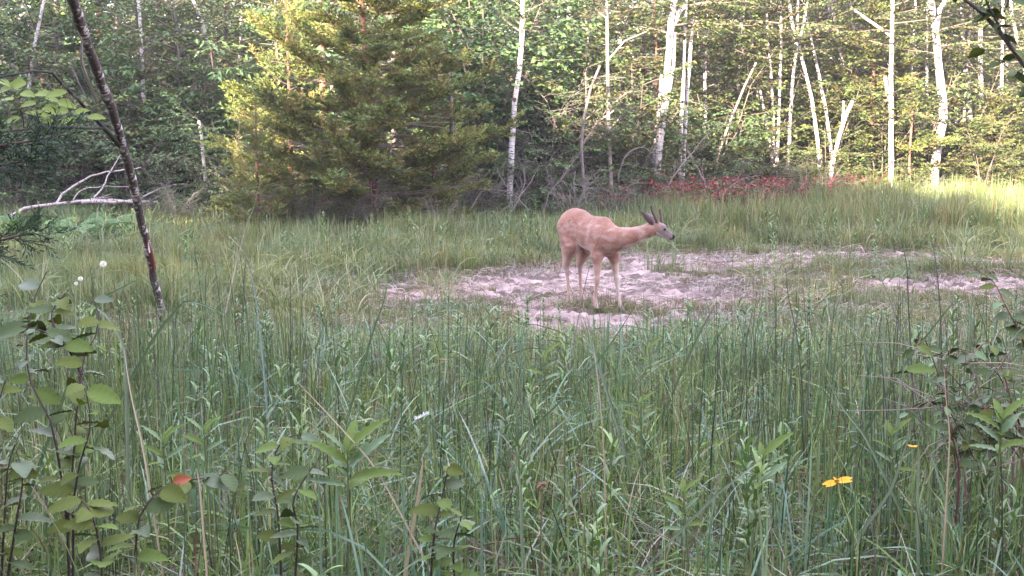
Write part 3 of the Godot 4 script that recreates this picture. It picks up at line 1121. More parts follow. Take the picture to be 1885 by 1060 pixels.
# ---------------------------------------------------------------- the woods
func trunk_tree(called: String, label: String, category: String, d: float, pts_px: Array, w0: float, w1: float, m: Material, crown := -1, crown_y := 3.2, leafm: Material = null, group := "", twin := []) -> Node3D:
	# pts_px: the stem's line in the picture from top to foot, all at the distance d
	var foot_px = pts_px[pts_px.size() - 1]
	var foot := at(foot_px[0], foot_px[1], d)
	foot.y = gh(foot.x, foot.z)
	var root := thing(called, label, category, foot, group)
	var px_m := d / F
	var pts := []
	for i in range(pts_px.size() - 1, -1, -1):
		pts.push_back(at(pts_px[i][0], pts_px[i][1], d + rnd(-0.1, 0.1)) - foot)
	var dir0: Vector3 = (pts[1] - pts[0]).normalized()
	if pts[0].y > 0.12:
		pts.push_front(Vector3(pts[0].x - dir0.x / dir0.y * pts[0].y, -0.12, pts[0].z))
	else:
		pts[0].y = -0.12
	# finer, with a little unevenness
	var fine := [pts[0]]
	for i in pts.size() - 1:
		var n := maxi(1, int(pts[i].distance_to(pts[i + 1]) / 0.35))
		for k in n:
			fine.push_back(pts[i].lerp(pts[i + 1], (k + 1.0) / n) + (Vector3(rnd(-1, 1), 0, rnd(-1, 1)) * 0.012 if k < n - 1 else Vector3.ZERO))
	var top: Vector3 = fine[fine.size() - 1]
	var td: Vector3 = ((top - fine[fine.size() - 3]) if fine.size() > 2 else Vector3.UP).normalized()
	td = (td + Vector3.UP * 0.6).normalized()
	var on := crown >= 0
	if on:
		while top.y < crown_y + 3.0:
			td = (td + Vector3.UP * 0.15 + Vector3(rnd(-1, 1), 0, rnd(-1, 1)) * 0.04).normalized()
			top += td * 0.5
			fine.push_back(top)
	var rads := []
	for i in fine.size():
		var t := float(i) / (fine.size() - 1)
		rads.push_back(lerpf(w0, w1 if not on else w1 * 0.45, t) * 0.475 * px_m * (1.3 if i == 0 else 1.0) * rnd(0.95, 1.05))
	var b := MB.new()
	b.tube(fine, rads, 9, Color.WHITE)
	part("trunk", b.mesh(m), root)
	for tw in twin:
		# a fork: [line top to foot, width in picture units at foot and top]
		var f2 := []
		for i in range(tw[0].size() - 1, -1, -1):
			f2.push_back(at(tw[0][i][0], tw[0][i][1], d - 0.02) - foot)
		var r2 := []
		for i in f2.size():
			r2.push_back(lerpf(tw[1], tw[2], float(i) / (f2.size() - 1)) * 0.5 * px_m)
		var b2 := MB.new()
		b2.tube(f2, r2, 7, Color.WHITE)
		part("limb", b2.mesh(m), root)
	if on:
		var k := -1
		for i in fine.size():
			if fine[i].y > crown_y - 1.0:
				k = i
				break
		if k >= 0:
			var dir: Vector3 = (fine[fine.size() - 1] - fine[k]).normalized()
			var z := dir.cross(Vector3.RIGHT).normalized()
			var bs := Basis(dir.cross(z) * -1.0, dir, z).orthonormalized().rotated(dir, rnd(0, TAU))
			var tf := Transform3D(bs.scaled(Vector3.ONE * rnd(0.85, 1.1)), fine[k])
			var br := part("branches", crowns[crown][0], root)
			br.transform = tf
			var cr := part("crown", crowns[crown][1], root, leafm)
			cr.transform = tf
			cr.set_meta("kind", "stuff")
	return root

func bush(called: String, label: String, px: float, d: float, kind: int, sc: float, m: Material, group := "", sy := 1.0) -> Node3D:
	var root := thing(called, label, "bush", on_ground(px, d), group)
	part("stems", bushes[kind][0], root)
	var fo := part("foliage", bushes[kind][1], root, m)
	fo.set_meta("kind", "stuff")
	root.rotation.y = rnd(0, TAU)
	root.scale = Vector3(sc, sc * sy, sc)
	return root

func wood_tree(called: String, label: String, pos: Vector3, kind: int, sc: float, m: Material, group := "", bark_m: Material = null, sy := 1.0) -> Node3D:
	var t = trees[kind]
	var root := thing(called, label, "tree", pos, group)
	part("trunk", t[2], root, bark_m)
	part("branches", t[0], root)
	var cr := part("crown", t[1], root, m)
	cr.set_meta("kind", "stuff")
	root.rotation.y = rnd(0, TAU)
	root.scale = Vector3(sc, sc * sy, sc)
	return root

func make_kinds() -> void:
	var yellowish := [Color(0.12, 0.16, 0.052), Color(0.14, 0.175, 0.06), Color(0.10, 0.15, 0.05), Color(0.17, 0.155, 0.06)]
	bushes = [
		make_bush(11, 6, 2.2, 0.75, {leaf = 0.075, gap = 0.045}),
		make_bush(12, 7, 1.5, 0.8, {leaf = 0.055, gap = 0.036, fat = 0.55, cols = [Color(0.10, 0.15, 0.06), Color(0.12, 0.165, 0.07), Color(0.08, 0.13, 0.06)]}),
		make_bush(13, 5, 3.4, 0.9, {leaf = 0.10, gap = 0.055, twig = 0.5, fat = 0.7, limbs = 5.0}),
		make_bush(14, 5, 2.6, 1.0, {leaf = 0.13, gap = 0.05, twig = 0.42, fat = 0.34, hang = 1.4, limbs = 4.0, cols = [Color(0.12, 0.20, 0.065), Color(0.10, 0.18, 0.065)]}),
		make_bush(15, 6, 1.2, 0.7, {leaf = 0.10, gap = 0.06, fat = 0.36, hang = 1.3, limbs = 5.0, low = 0.3, skip = 0.3, cols = [Color(0.32, 0.055, 0.06), Color(0.20, 0.033, 0.04), Color(0.38, 0.09, 0.075), Color(0.30, 0.05, 0.06), Color(0.12, 0.13, 0.05)]}),
		make_bush(17, 4, 3.6, 0.8, {leaf = 0.10, gap = 0.05, twig = 0.5, fat = 0.68, limbs = 4.5, skip = 0.25, tilt = 0.75, cols = yellowish}),
		make_bush(16, 7, 2.4, 0.8, {leaf = 0.06, gap = 0.05, skip = 0.35, fat = 0.5, wood = Color(0.24, 0.20, 0.19), cols = [Color(0.09, 0.12, 0.06), Color(0.075, 0.105, 0.05)]}),
	]
	crowns = [
		make_crown(21, 0.0, 3.6, 1.5, 30, {leaf = 0.075, twig = 0.4, rise = 0.5}),
		make_crown(22, 0.0, 4.0, 1.7, 30, {leaf = 0.085, twig = 0.45, rise = 0.2, cols = yellowish, tilt = 0.8}),
	]
	trees = [
		make_crown(31, 0.5, 6.2, 2.0, 46, {leaf = 0.10, twig = 0.5, gap = 0.06, rise = 0.15, tilt = 0.8, cols = yellowish, lowr = 0.8}) + [make_trunk(31, 6.6, 0.07, M.bark_grey)],
		make_crown(32, 0.4, 6.4, 2.0, 52, {leaf = 0.11, twig = 0.48, gap = 0.055, rise = 0.3, fat = 0.75}) + [make_trunk(32, 6.8, 0.08, M.bark_grey)],
		make_crown(33, 1.6, 7.4, 2.1, 44, {leaf = 0.11, twig = 0.5, gap = 0.065, rise = 0.35}) + [make_trunk(33, 7.8, 0.10, M.bark_brown)],
		make_crown(34, 2.4, 13.0, 3.1, 110, {leaf = 0.24, twig = 0.85, step = 0.24, gap = 0.11, rise = 0.25, fat = 0.75, bare = 0.12}) + [make_trunk(34, 13.4, 0.2, M.bark_brown)],
	]

func build_woods() -> void:
	make_kinds()
	# --- the red cedar in the middle
	var c := thing("red_cedar", "wide feathery red cedar with a reddish trunk at the clearing's edge", "tree", on_ground(690, 18.0))
	var ce := make_cedar(41, 6.4, 2.2, 96, {dens = 18.0, needles = 9, wid = 0.026, bare = 0.12})
	var tb := MB.new()
	var pp := [Vector3(0, -0.15, 0), at(688, 380, 18.0) - c.position, at(684, 300, 18.0) - c.position, at(679, 180, 18.0) - c.position, at(672, 90, 18.0) - c.position, at(666, 0, 18.0) - c.position, Vector3(-0.25, 5.2, 0), Vector3(-0.3, 6.5, 0)]
	tb.tube(pp, [0.085, 0.07, 0.064, 0.056, 0.05, 0.042, 0.03, 0.01], 10, Color.WHITE)
	part("trunk", tb.mesh(M.bark_cedar), c)
	part("branches", ce[0], c)
	part("crown", ce[1], c).set_meta("kind", "stuff")
	var young := make_cedar(43, 3.4, 1.2, 34, {dens = 18.0, low = 0.2, needles = 8, wid = 0.02})
	for yc in [[540, 19.6, 1.15, "young cedar pressed against the left side of the wide red cedar"], [480, 17.2, 0.62, "low young cedar in front of the left skirt of the wide red cedar"], [800, 18.8, 0.8, "young cedar beside the right skirt of the wide red cedar"], [1590, 27.5, 1.5, "sunlit young cedar among the birches on the right"], [1810, 27.0, 0.8, "small sunlit cedar right of the forked white birch"]]:
		var y := thing("young_cedar", yc[3], "tree", on_ground(yc[0], yc[1]))
		var t2 := MB.new()
		t2.tube([Vector3(0, -0.1, 0), Vector3(0.02, 1.7, 0), Vector3(0, 3.5, 0)], [0.05, 0.035, 0.006], 8, Color.WHITE)
		part("trunk", t2.mesh(M.bark_cedar), y)
		part("branches", young[0], y)
		part("crown", young[1], y).set_meta("kind", "stuff")
		y.scale = Vector3.ONE * yc[2]
		y.rotation.y = yc[0]

	rng.seed = 500
	# --- stems that can be told apart
	var B = M.birch
	var Lg = M.leaf
	var Ly = M.leaf_y
	trunk_tree("birch", "white birch leaning right at the far left, behind the leafy twig", "tree", 24.0, [[81, 0], [66, 70], [57, 125], [45, 230], [40, 330]], 10, 9, B, 0, 3.4, Lg)
	trunk_tree("birch", "pale birch at the left edge of the woods, leftmost of all", "tree", 26.0, [[44, 0], [28, 90], [16, 170], [4, 260], [-4, 330]], 9, 8, B, 0, 3.6, Lg)
	trunk_tree("pine", "bare brown pine stem with dead side twigs near the top left", "tree", 27.0, [[183, 0], [184, 110], [188, 330]], 13, 11, M.bark_brown, -1, 5.0, null, "", [])
	trunk_tree("birch", "slim straight birch standing right of the leaning dark tree", "tree", 23.0, [[255, 0], [259, 60], [263, 160], [268, 250], [272, 340]], 10, 9, B, 0, 3.6, M.leaf)
	trunk_tree("birch", "slanting birch half hidden by leaves left of the red cedar", "tree", 25.0, [[356, 0], [372, 40], [384, 90], [390, 160], [398, 330]], 10, 9, B, 0, 3.7, Lg)
	trunk_tree("birch", "thin short birch pole with a bare foot left of the red cedar", "tree", 20.5, [[366, 222], [371, 250], [376, 310], [381, 385]], 8, 6, B, -1, 2.9, Lg)
	trunk_tree("sapling", "thin grey sapling stem between the two slim birches on the left", "tree", 24.0, [[318, 0], [325, 60], [329, 130], [330, 330]], 6, 5, M.bark_grey, 0, 3.6, Lg)
	trunk_tree("pine", "pinkish sunlit trunk rising behind the red cedar's top", "tree", 24.0, [[588, 0], [592, 60], [600, 340]], 20, 17, M.bark_pink, 0, 3.9, Ly)
	trunk_tree("sapling", "straight grey brown stem just right of the red cedar", "tree", 19.2, [[824, 120], [830, 190], [835, 290], [839, 395]], 10, 8, M.bark_grey, -1, 3.0, Lg)
	trunk_tree("birch", "tall clean white birch standing alone right of the red cedar", "tree", 20.5, [[962, -10], [961, 70], [956, 130], [947, 190], [942, 270], [938, 375]], 13, 14, B, 0, 4.3, M.leaf)
	trunk_tree("birch", "crooked thin pale birch behind the tall clean white birch", "tree", 27.0, [[1043, 0], [1050, 30], [1049, 80], [1046, 190], [1048, 330]], 8, 7, B, 0, 3.9, Lg)
	trunk_tree("sapling", "straight grey pole above the deer, with thin bare side twigs", "tree", 20.8, [[1117, 0], [1118, 90], [1119, 150], [1120, 230], [1123, 310]], 9, 7, M.bark_pale, 0, 4.4, Lg, "", [[[[1190, 58], [1150, 75], [1120, 110]], 4, 2], [[[1135, 200], [1100, 225], [1080, 255], [1050, 300]], 5, 3]])
	trunk_tree("sapling", "dark crooked sapling just left of the straight grey pole", "tree", 20.2, [[1105, 120], [1088, 160], [1075, 215], [1070, 270], [1075, 360]], 7, 5, M.bark_grey, -1, 3.0, Lg)
	trunk_tree("birch", "pinkish white birch fork behind the straight grey pole", "tree", 28.0, [[1138, 0], [1140, 40], [1144, 120], [1150, 320]], 13, 12, B, 1, 4.2, Ly, "", [[[[1170, 0], [1158, 20], [1142, 60]], 9, 8]])
	trunk_tree("birch", "thick double white birch, broadest of the clump above the deer's head", "tree", 21.5, [[1243, -10], [1235, 40], [1230, 110], [1224, 190], [1215, 250], [1208, 325]], 15, 20, B, 1, 4.4, Ly, "", [[[[1262, 10], [1250, 22], [1236, 55], [1230, 70]], 11, 8], [[[1243, 60], [1240, 120], [1231, 170], [1222, 215], [1212, 290]], 12, 4]])
	trunk_tree("birch", "straight slim birch in the clump, just right of its thickest stem", "tree", 21.9, [[1262, 20], [1260, 80], [1258, 150], [1254, 220], [1251, 300]], 9, 9, B, 1, 4.4, Ly)
	trunk_tree("birch", "thinnest birch on the right side of the white clump", "tree", 22.2, [[1275, 35], [1270, 110], [1265, 170], [1262, 230], [1258, 300]], 8, 6, B, -1, 3.4, Ly)
	trunk_tree("birch_stub", "short broken birch stub leaning on the left of the white clump", "tree", 21.7, [[1218, 138], [1214, 190], [1206, 260], [1200, 320]], 7, 6, B)
	trunk_tree("sapling", "dark thin stem behind the clump's thickest birch", "tree", 26.0, [[1205, 0], [1208, 80], [1206, 330]], 6, 6, M.bark_pink, 1, 4.0, Ly)
	trunk_tree("sapling", "thin bare stem leaning right between the white clump and the Y birch", "tree", 23.5, [[1392, 115], [1370, 160], [1345, 220], [1325, 275], [1315, 320]], 5, 4, M.bark_pale)
	var right := [
		[[[1377, 0], [1383, 60], [1390, 120]], 27.0, 6, 5, "leftmost slim birch of the sunlit stand, cut off by the frame's top"],
		[[[1411, 0], [1413, 60], [1418, 120], [1422, 180], [1425, 280]], 25.5, 6, 6, "slim birch left of the pair that forks high in the sunlit stand"],
		[[[1437, 0], [1438, 90], [1435, 170], [1431, 280]], 25.0, 7, 6, "slim birch directly left of the Y shaped birch"],
		[[[1398, 160], [1408, 210], [1416, 260], [1422, 290]], 25.8, 6, 5, "short shaded pole in front of the dark gap between the trees"],
		[[[1530, 10], [1540, 50], [1550, 110], [1556, 160], [1560, 290]], 28.0, 10, 9, "birch right of the Y shaped birch, its foot lost in leaves"],
		[[[1566, 15], [1572, 60], [1577, 115], [1584, 300]], 30.0, 8, 7, "slim birch standing just left of the young sunlit cedar"],
		[[[1680, 205], [1676, 260], [1674, 325]], 26.0, 5, 4, "thin brown pole between the two tallest sunlit birches"],
		[[[1770, 20], [1773, 70], [1777, 120], [1784, 190], [1790, 300]], 30.0, 12, 11, "sunlit birch first to the right of the forked white birch"],
		[[[1805, 45], [1805, 110], [1807, 190], [1808, 300]], 29.0, 9, 9, "straight sunlit birch second to the right of the forked white birch"],
		[[[1846, 0], [1845, 80], [1844, 150], [1845, 255], [1846, 320]], 28.0, 8, 8, "slim birch behind the dark overhanging branch"],
		[[[1863, 30], [1872, 70], [1884, 115], [1900, 300]], 28.5, 10, 9, "slanting sunlit birch at the right edge of the picture"],
	]
	for r in right:
		var last: Array = r[0]
		trunk_tree("birch", r[4], "tree", r[1], last, r[2], r[3], M.birch if r[4].find("brown") < 0 else M.bark_pink, 1 if last[0][1] < 40 else -1, 4.2, Ly)
	trunk_tree("birch", "Y shaped birch whose stems meet at a swollen knot", "tree", 25.0, [[1469, -5], [1468, 40], [1467, 85], [1461, 130], [1456, 200], [1449, 320]], 7, 9, B, 1, 4.4, Ly, "", [[[[1451, -5], [1458, 40], [1466, 85]], 6, 6], [[[1487, 0], [1480, 40], [1470, 80]], 5, 5]])
	trunk_tree("birch", "thin birch crossing behind the Y birch and leaning left at its top", "tree", 25.4, [[1470, 85], [1482, 130], [1494, 180], [1505, 258], [1508, 300]], 8, 6, B)
	trunk_tree("birch", "thin leaning birch right of the Y birch, reaching the frame's top", "tree", 25.8, [[1476, 0], [1490, 60], [1508, 140], [1520, 200], [1529, 270], [1532, 310]], 8, 7, B, 1, 4.4, Ly)
	trunk_tree("birch_stub", "forked broken birch pole leaning right above the red sumac", "tree", 25.0, [[1570, 185], [1558, 210], [1545, 250], [1535, 290], [1530, 318]], 9, 7, B, -1, 3.0, null, "", [[[[1553, 185], [1552, 210], [1550, 235]], 5, 4]])
	trunk_tree("birch", "tall white birch with a limb slanting up to the left", "tree", 26.0, [[1643, 15], [1642, 60], [1640, 130], [1641, 220], [1640, 330]], 12, 9, B, 1, 4.4, Ly, "", [[[[1566, 14], [1600, 38], [1640, 66]], 6, 4], [[[1629, 140], [1633, 170], [1640, 200]], 7, 6]])
	trunk_tree("birch", "largest white birch on the right, forking near the frame's top", "tree", 26.5, [[1712, -8], [1721, 50], [1727, 110], [1735, 180], [1737, 220], [1726, 270], [1719, 338]], 19, 19, B, 1, 4.4, Ly, "", [[[[1741, 0], [1729, 18], [1724, 55]], 9, 8]])

	rng.seed = 600
	# --- understorey along the edge
	var specs := [
		["shrub", "grey green shrub at the left edge behind the fern patch", 20, 21.5, 0, 1.0, "leaf"],
		["shrub", "dense low shrub behind the fallen birch limbs", 110, 22.0, 1, 1.25, "leaf_b"],
		["shrub", "dense shrub behind the foot of the leaning dark tree", 220, 22.2, 1, 1.5, "leaf_b"],
		["shrub", "rounded green shrub right of the leaning dark tree", 300, 21.8, 0, 1.05, "leaf"],
		["shrub", "shrub with long drooping leaflets high on the left", 285, 23.6, 3, 1.45, "leaf"],
		["shrub", "drooping leafleted shrub beside the thin birch pole", 400, 22.2, 3, 0.9, "leaf"],
		["shrub", "blue green shrub between the slim birch and the cedar", 350, 22.8, 2, 0.9, "leaf_b"],
		["shrub", "leafy shrub touching the left flank of the red cedar", 435, 21.0, 0, 1.1, "leaf"],
		["shrub", "tall shrub in the corner above the leafy twig", 60, 23.8, 2, 1.0, "leaf"],
		["shrub", "low bush under the left skirt of the red cedar", 470, 18.9, 1, 0.8, "leaf"],
		["maple", "dark dense maple between the cedar and the tall clean birch", 895, 21.8, 2, 1.25, "leaf"],
		["maple", "second dark maple close behind the tall clean birch", 935, 23.0, 2, 1.35, "leaf"],
		["shrub", "grey green bush right of the tall clean birch", 1000, 21.5, 6, 1.1, "leaf_b"],
		["shrub", "thin leaved bush left of the straight grey pole", 1060, 21.6, 6, 1.25, "leaf_b"],
		["shrub", "green bush between the grey pole and the white clump", 1165, 22.6, 0, 1.2, "leaf"],
		["shrub", "low bush under the straight grey pole", 1130, 20.6, 1, 0.62, "leaf"],
		["shrub", "dark leafy bush right of the white birch clump", 1300, 23.6, 0, 1.1, "leaf"],
		["shrub", "low green bush in front of the dark gap in the woods", 1385, 24.2, 1, 0.9, "leaf_b"],
		["shrub", "olive bush at the foot of the Y birch", 1470, 26.0, 1, 0.95, "leaf"],
		["shrub", "sunlit bush at the foot of the tall birch with a slanting limb", 1610, 27.2, 0, 0.85, "leaf_y"],
		["shrub", "sunlit bush left of the largest white birch", 1690, 28.0, 1, 1.2, "leaf_y"],
		["shrub", "low sunlit shrub right of the largest white birch", 1770, 28.5, 1, 1.1, "leaf_y"],
		["shrub", "bright low shrub beside the sunlit meadow", 1835, 27.5, 1, 0.95, "leaf_y"],
		["shrub", "bright low shrub at the right edge of the sunlit meadow", 1895, 28.5, 1, 1.15, "leaf_y"],
		["shrub", "yellowish shrub under the young sunlit cedar", 1560, 28.5, 2, 0.8, "leaf_y"],
		["leafy_sapling", "layered leafy sapling just right of the white birch clump", 1325, 24.6, 5, 1.1, "leaf"],
		["leafy_sapling", "layered leafy sapling above the dark gap in the woods", 1395, 26.2, 5, 1.2, "leaf_y"],
		["leafy_sapling", "sunlit leafy sapling behind the Y birch's knot", 1455, 27.0, 5, 1.15, "leaf_y"],
		["leafy_sapling", "sunlit leafy sapling between the Y birch and the forked broken pole", 1515, 26.6, 5, 1.1, "leaf_y"],
		["leafy_sapling", "sunlit leafy sapling hiding the foot of the birch behind the forked pole", 1575, 27.4, 5, 1.1, "leaf_y"],
		["leafy_sapling", "sunlit leafy sapling left of the tall birch with a slanting limb", 1612, 26.8, 5, 1.0, "leaf_y"],
		["leafy_sapling", "sunlit leafy sapling between the two tallest sunlit birches", 1682, 27.2, 5, 1.2, "leaf_y"],
		["leafy_sapling", "sunlit leafy sapling right of the largest white birch", 1765, 27.6, 5, 1.2, "leaf_y"],
		["leafy_sapling", "sunlit leafy sapling under the dark overhanging branch", 1840, 27.8, 5, 1.25, "leaf_y"],
		["leafy_sapling", "sunlit leafy sapling at the right edge of the woods", 1915, 27.0, 5, 1.2, "leaf_y"],
		["leafy_sapling", "shaded leafy sapling left of the slim straight birch", 225, 22.6, 5, 1.15, "leaf_b"],
		["leafy_sapling", "shaded leafy sapling right of the slim straight birch", 318, 22.8, 5, 1.1, "leaf"],
		["leafy_sapling", "shaded leafy sapling behind the leafy twig at the far left", 90, 22.8, 5, 1.05, "leaf_b"],
		["leafy_sapling", "shaded leafy sapling right of the straight grey pole", 1160, 21.6, 5, 1.0, "leaf_b"],
		["leafy_sapling", "shaded leafy sapling right of the tall clean birch", 1015, 22.4, 5, 1.15, "leaf"],
		["shrub", "light green shrub behind the left end of the fallen logs", 35, 20.6, 0, 0.95, "leaf"],
		["shrub", "light green shrub behind the middle of the fallen logs", 150, 21.2, 0, 1.0, "leaf"],
		["shrub", "light green shrub between the leaning tree and the slim birch", 245, 21.0, 0, 0.9, "leaf"],
		["shrub", "low light green shrub left of the thin birch pole's foot", 335, 20.6, 1, 0.95, "leaf"],
		["shrub", "low light green shrub right of the thin birch pole's foot", 418, 20.0, 1, 0.9, "leaf"],
		["shrub", "drooping leafleted shrub above the fallen birch limbs", 170, 22.4, 3, 1.15, "leaf"],
		["shrub", "drooping leafleted shrub high beside the cedar's sunlit side", 395, 23.4, 3, 1.5, "leaf"],
		["shrub", "low green shrub in the dark hollow right of the cedar", 878, 20.2, 1, 0.8, "leaf"],
		["shrub", "green shrub behind the sticks right of the tall clean birch", 985, 20.6, 0, 0.8, "leaf"],
		["shrub", "green shrub behind the deer's rump, under the bare sticks", 1045, 20.4, 1, 0.75, "leaf"],
		["shrub", "leafy shrub behind the dark crooked sapling", 1095, 21.4, 0, 1.0, "leaf"],
		["shrub", "leafy shrub just left of the white birch clump", 1188, 21.0, 1, 0.85, "leaf"],
		["shrub", "leafy shrub under the thin stem leaning right", 1320, 22.6, 1, 0.85, "leaf"],
		["leafy_sapling", "sunlit sapling in front of the slim birches left of the Y birch", 1412, 24.4, 5, 0.62, "leaf"],
		["leafy_sapling", "sunlit sapling in front of the thin leaning birch", 1512, 24.8, 5, 0.6, "leaf"],
		["leafy_sapling", "sunlit sapling in front of the straight sunlit birches", 1800, 26.2, 5, 0.7, "leaf"],
		["sumac", "low red sumac above the deer's nose", 1275, 20.2, 4, 0.72, "leaf_r"],
		["sumac", "tall red sumac left of the brightest one", 1302, 21.0, 4, 0.8, "leaf_r"],
		["sumac", "tall red sumac right of the brightest one", 1378, 21.2, 4, 0.7, "leaf_r"],
		["sumac", "red sumac left of the white birch clump", 1165, 20.2, 4, 0.67, "leaf_r"],
		["sumac", "red sumac at the foot of the white birch clump", 1235, 20.6, 4, 0.71, "leaf_r"],
		["sumac", "small dark red sumac above the deer's antlers", 1200, 21.2, 4, 0.65, "leaf_r"],
		["sumac", "brightest red sumac right of the white birch clump", 1345, 20.6, 4, 0.78, "leaf_r"],
		["sumac", "red sumac left of the Y birch's foot", 1410, 21.8, 4, 0.71, "leaf_r"],
		["sumac", "dark red sumac under the Y birch", 1480, 22.6, 4, 0.75, "leaf_r"],
		["sumac", "red sumac under the forked broken birch pole", 1550, 23.2, 4, 0.74, "leaf_r"],
		["sumac", "small red sumac left of the straight grey pole's foot", 1085, 20.0, 4, 0.54, "leaf_r"],
	]
	for s in specs:
		bush(s[0], s[1], s[2], s[3], s[4], s[5], M[s[6]])
	# --- trees behind, filling the woods
	var mids := [
		[25, 27.5, 1, "leaf"], [130, 25.5, 1, "leaf_b"], [235, 27.0, 1, "leaf"], [310, 25.8, 0, "leaf"], [430, 26.0, 1, "leaf"], [520, 24.5, 0, "leaf_y"], [620, 25.0, 1, "leaf"], [730, 24.0, 1, "leaf"], [820, 24.5, 1, "leaf"],
		[905, 25.5, 1, "leaf"], [985, 26.0, 1, "leaf"], [1075, 26.5, 0, "leaf"], [1180, 27.0, 0, "leaf"], [1290, 26.5, 0, "leaf"], [1350, 29.0, 0, "leaf_y"], [1405, 30.0, 0, "leaf_y"], [1500, 31.0, 0, "leaf_y"], [1570, 31.5, 0, "leaf_y"], [1660, 30.5, 0, "leaf_y"], [1745, 32.0, 0, "leaf_y"], [1830, 31.5, 0, "leaf_y"], [1910, 31.0, 0, "leaf_y"],
		[2010, 31.0, 0, "leaf_y"], [-80, 25.0, 1, "leaf"], [-170, 24.0, 2, "leaf"]]
	var where := ["behind the far left edge of the ferns", "behind the fallen birch limbs", "behind the slim straight birch", "behind the thin grey sapling on the left", "behind the shrubs that touch the red cedar's left flank", "behind the red cedar's sunlit left side", "behind the red cedar's trunk", "behind the red cedar's right half", "behind the stem right of the red cedar", "behind the dark maples", "behind the tall clean birch", "behind the deer's back", "behind the straight grey pole", "behind the white birch clump", "right of the white birch clump, sunlit at the top", "behind the slim birches left of the Y birch", "behind the Y birch", "behind the forked broken pole", "behind the tall birch with a slanting limb", "behind the largest white birch", "right of the largest white birch", "at the right edge of the woods", "beyond the right edge of the picture", "beyond the left edge of the picture", "farthest left, beyond the picture's edge"]
	for i in mids.size():
		var a = mids[i]
		wood_tree("forest_tree", "leafy young tree " + where[i], on_ground(a[0], a[1]), a[2], rnd(0.85, 1.1), M[a[3]], "young trees behind the birches", M.birch if a[0] > 1250 else null)
	for row in [[33.0, 20, 0.105], [39.0, 22, 0.10], [45.0, 24, 0.095], [52.0, 26, 0.09], [60.0, 26, 0.085]]:
		for i in row[1]:
			var px: float = lerpf(-350, 2250, (i + rnd(0.1, 0.9)) / row[1])
			var kind: int = [0, 1, 2, 2][rng.randi() % 4] if row[0] < 50.0 else 1 + rng.randi() % 2
			wood_tree("deep_wood_tree", "tree deep in the shaded woods", on_ground(px, row[0] + rnd(-2.5, 2.5)), kind, rnd(0.95, 1.3) * (1.0 if row[0] < 50.0 else 1.35), [M.leaf, M.leaf_b, M.leaf][rng.randi() % 3], "trees deep in the woods")
	for i in 26:
		bush("deep_wood_bush", "bush in the shade of the woods behind the birches", lerpf(-200, 2100, (i + rng.randf()) / 26.0), rnd(27.0, 38.0), [0, 1, 2, 0][rng.randi() % 4], rnd(0.9, 1.3), [M.leaf, M.leaf_b][rng.randi() % 2], "bushes deep in the woods")
	rng.seed = 640
	for i in 16:
		var px := lerpf(1290, 1900, (i + rng.randf()) / 16.0)
		var d := rnd(28.5, 37.0)
		var lean := rnd(-28, 28)
		trunk_tree("birch_pole", "thin pale birch pole deep in the sunlit stand", "tree", d, [[px + lean, -20], [px + lean * 0.6, 90], [px + lean * 0.3 + rnd(-5, 5), 190], [px, 310]], rnd(5, 8), rnd(4, 6), B, 1, 4.9, M.leaf, "thin birch poles deep in the stand")
	for i in 9:
		var px := lerpf(30, 900, (i + rng.randf()) / 9.0)
		trunk_tree("forest_pole", "thin grey pole deep in the woods behind the cedar side", "tree", rnd(26.0, 33.0), [[px + rnd(-12, 12), -20], [px + rnd(-5, 5), 120], [px, 310]], rnd(5, 8), rnd(4, 6), M.bark_pale, 0, 4.9, M.leaf, "thin grey poles deep in the woods")
	for i in 40:
		var px := lerpf(260, 1880, (i + rng.randf()) / 40.0)
		var edge := 20.0 if px < 1150 else lerpf(20.0, 27.0, clampf((px - 1150) / 550.0, 0, 1))
		bush("edge_weed", "low leafy weed where the grass meets the woods", px, edge + rnd(-1.3, 0.6) - (1.5 if px > 430 and px < 860 else 0.0), [1, 0, 6, 1][rng.randi() % 4], rnd(0.28, 0.5), M.leaf, "low weeds along the edge of the woods")
	# --- the tall trees behind the camera that keep the clearing in shade
	for r in SHADE:
		wood_tree("shade_tree", "tall broadleaf tree standing behind the viewpoint", Vector3(r[0], gh(r[0], r[1]), r[1]), 3, r[2] / 13.4 * 1.25, M.leaf, "tall trees behind the viewpoint", null, 0.8)

# ---------------------------------------------------------------- nearer things
func line3(pts_px: Array) -> Array:
	# [x, y, d] picture points to places
	var out := []
	for p in pts_px:
		out.push_back(at(p[0], p[1], p[2]))
	return out

func smooth_line(pts: Array, n: int) -> Array:
	var c := Curve3D.new()
	for i in pts.size():
		var tan := Vector3.ZERO
		if i > 0 and i < pts.size() - 1:
			tan = (pts[i + 1] - pts[i - 1]) * 0.17
		c.add_point(pts[i], -tan, tan)
	var out := []
	var l := c.get_baked_length()
	for i in n + 1:
		out.push_back(c.sample_baked(l * i / n, true))
	return out

func shift(pts: Array, o: Vector3) -> Array:
	var out := []
	for p in pts:
		out.push_back(p - o)
	return out

func stem(called: String, parent: Node3D, pts_px: Array, r0: float, r1: float, col: Color, m: Material, sides := 6, n := 12) -> Array:
	var pts := shift(smooth_line(line3(pts_px), n), parent.position)
	var rads := []
	for i in pts.size():
		rads.push_back(lerpf(r0, r1, float(i) / (pts.size() - 1)))
	var b := MB.new()
	b.tube(pts, rads, sides, col)
	part(called, b.mesh(m), parent)
	return pts

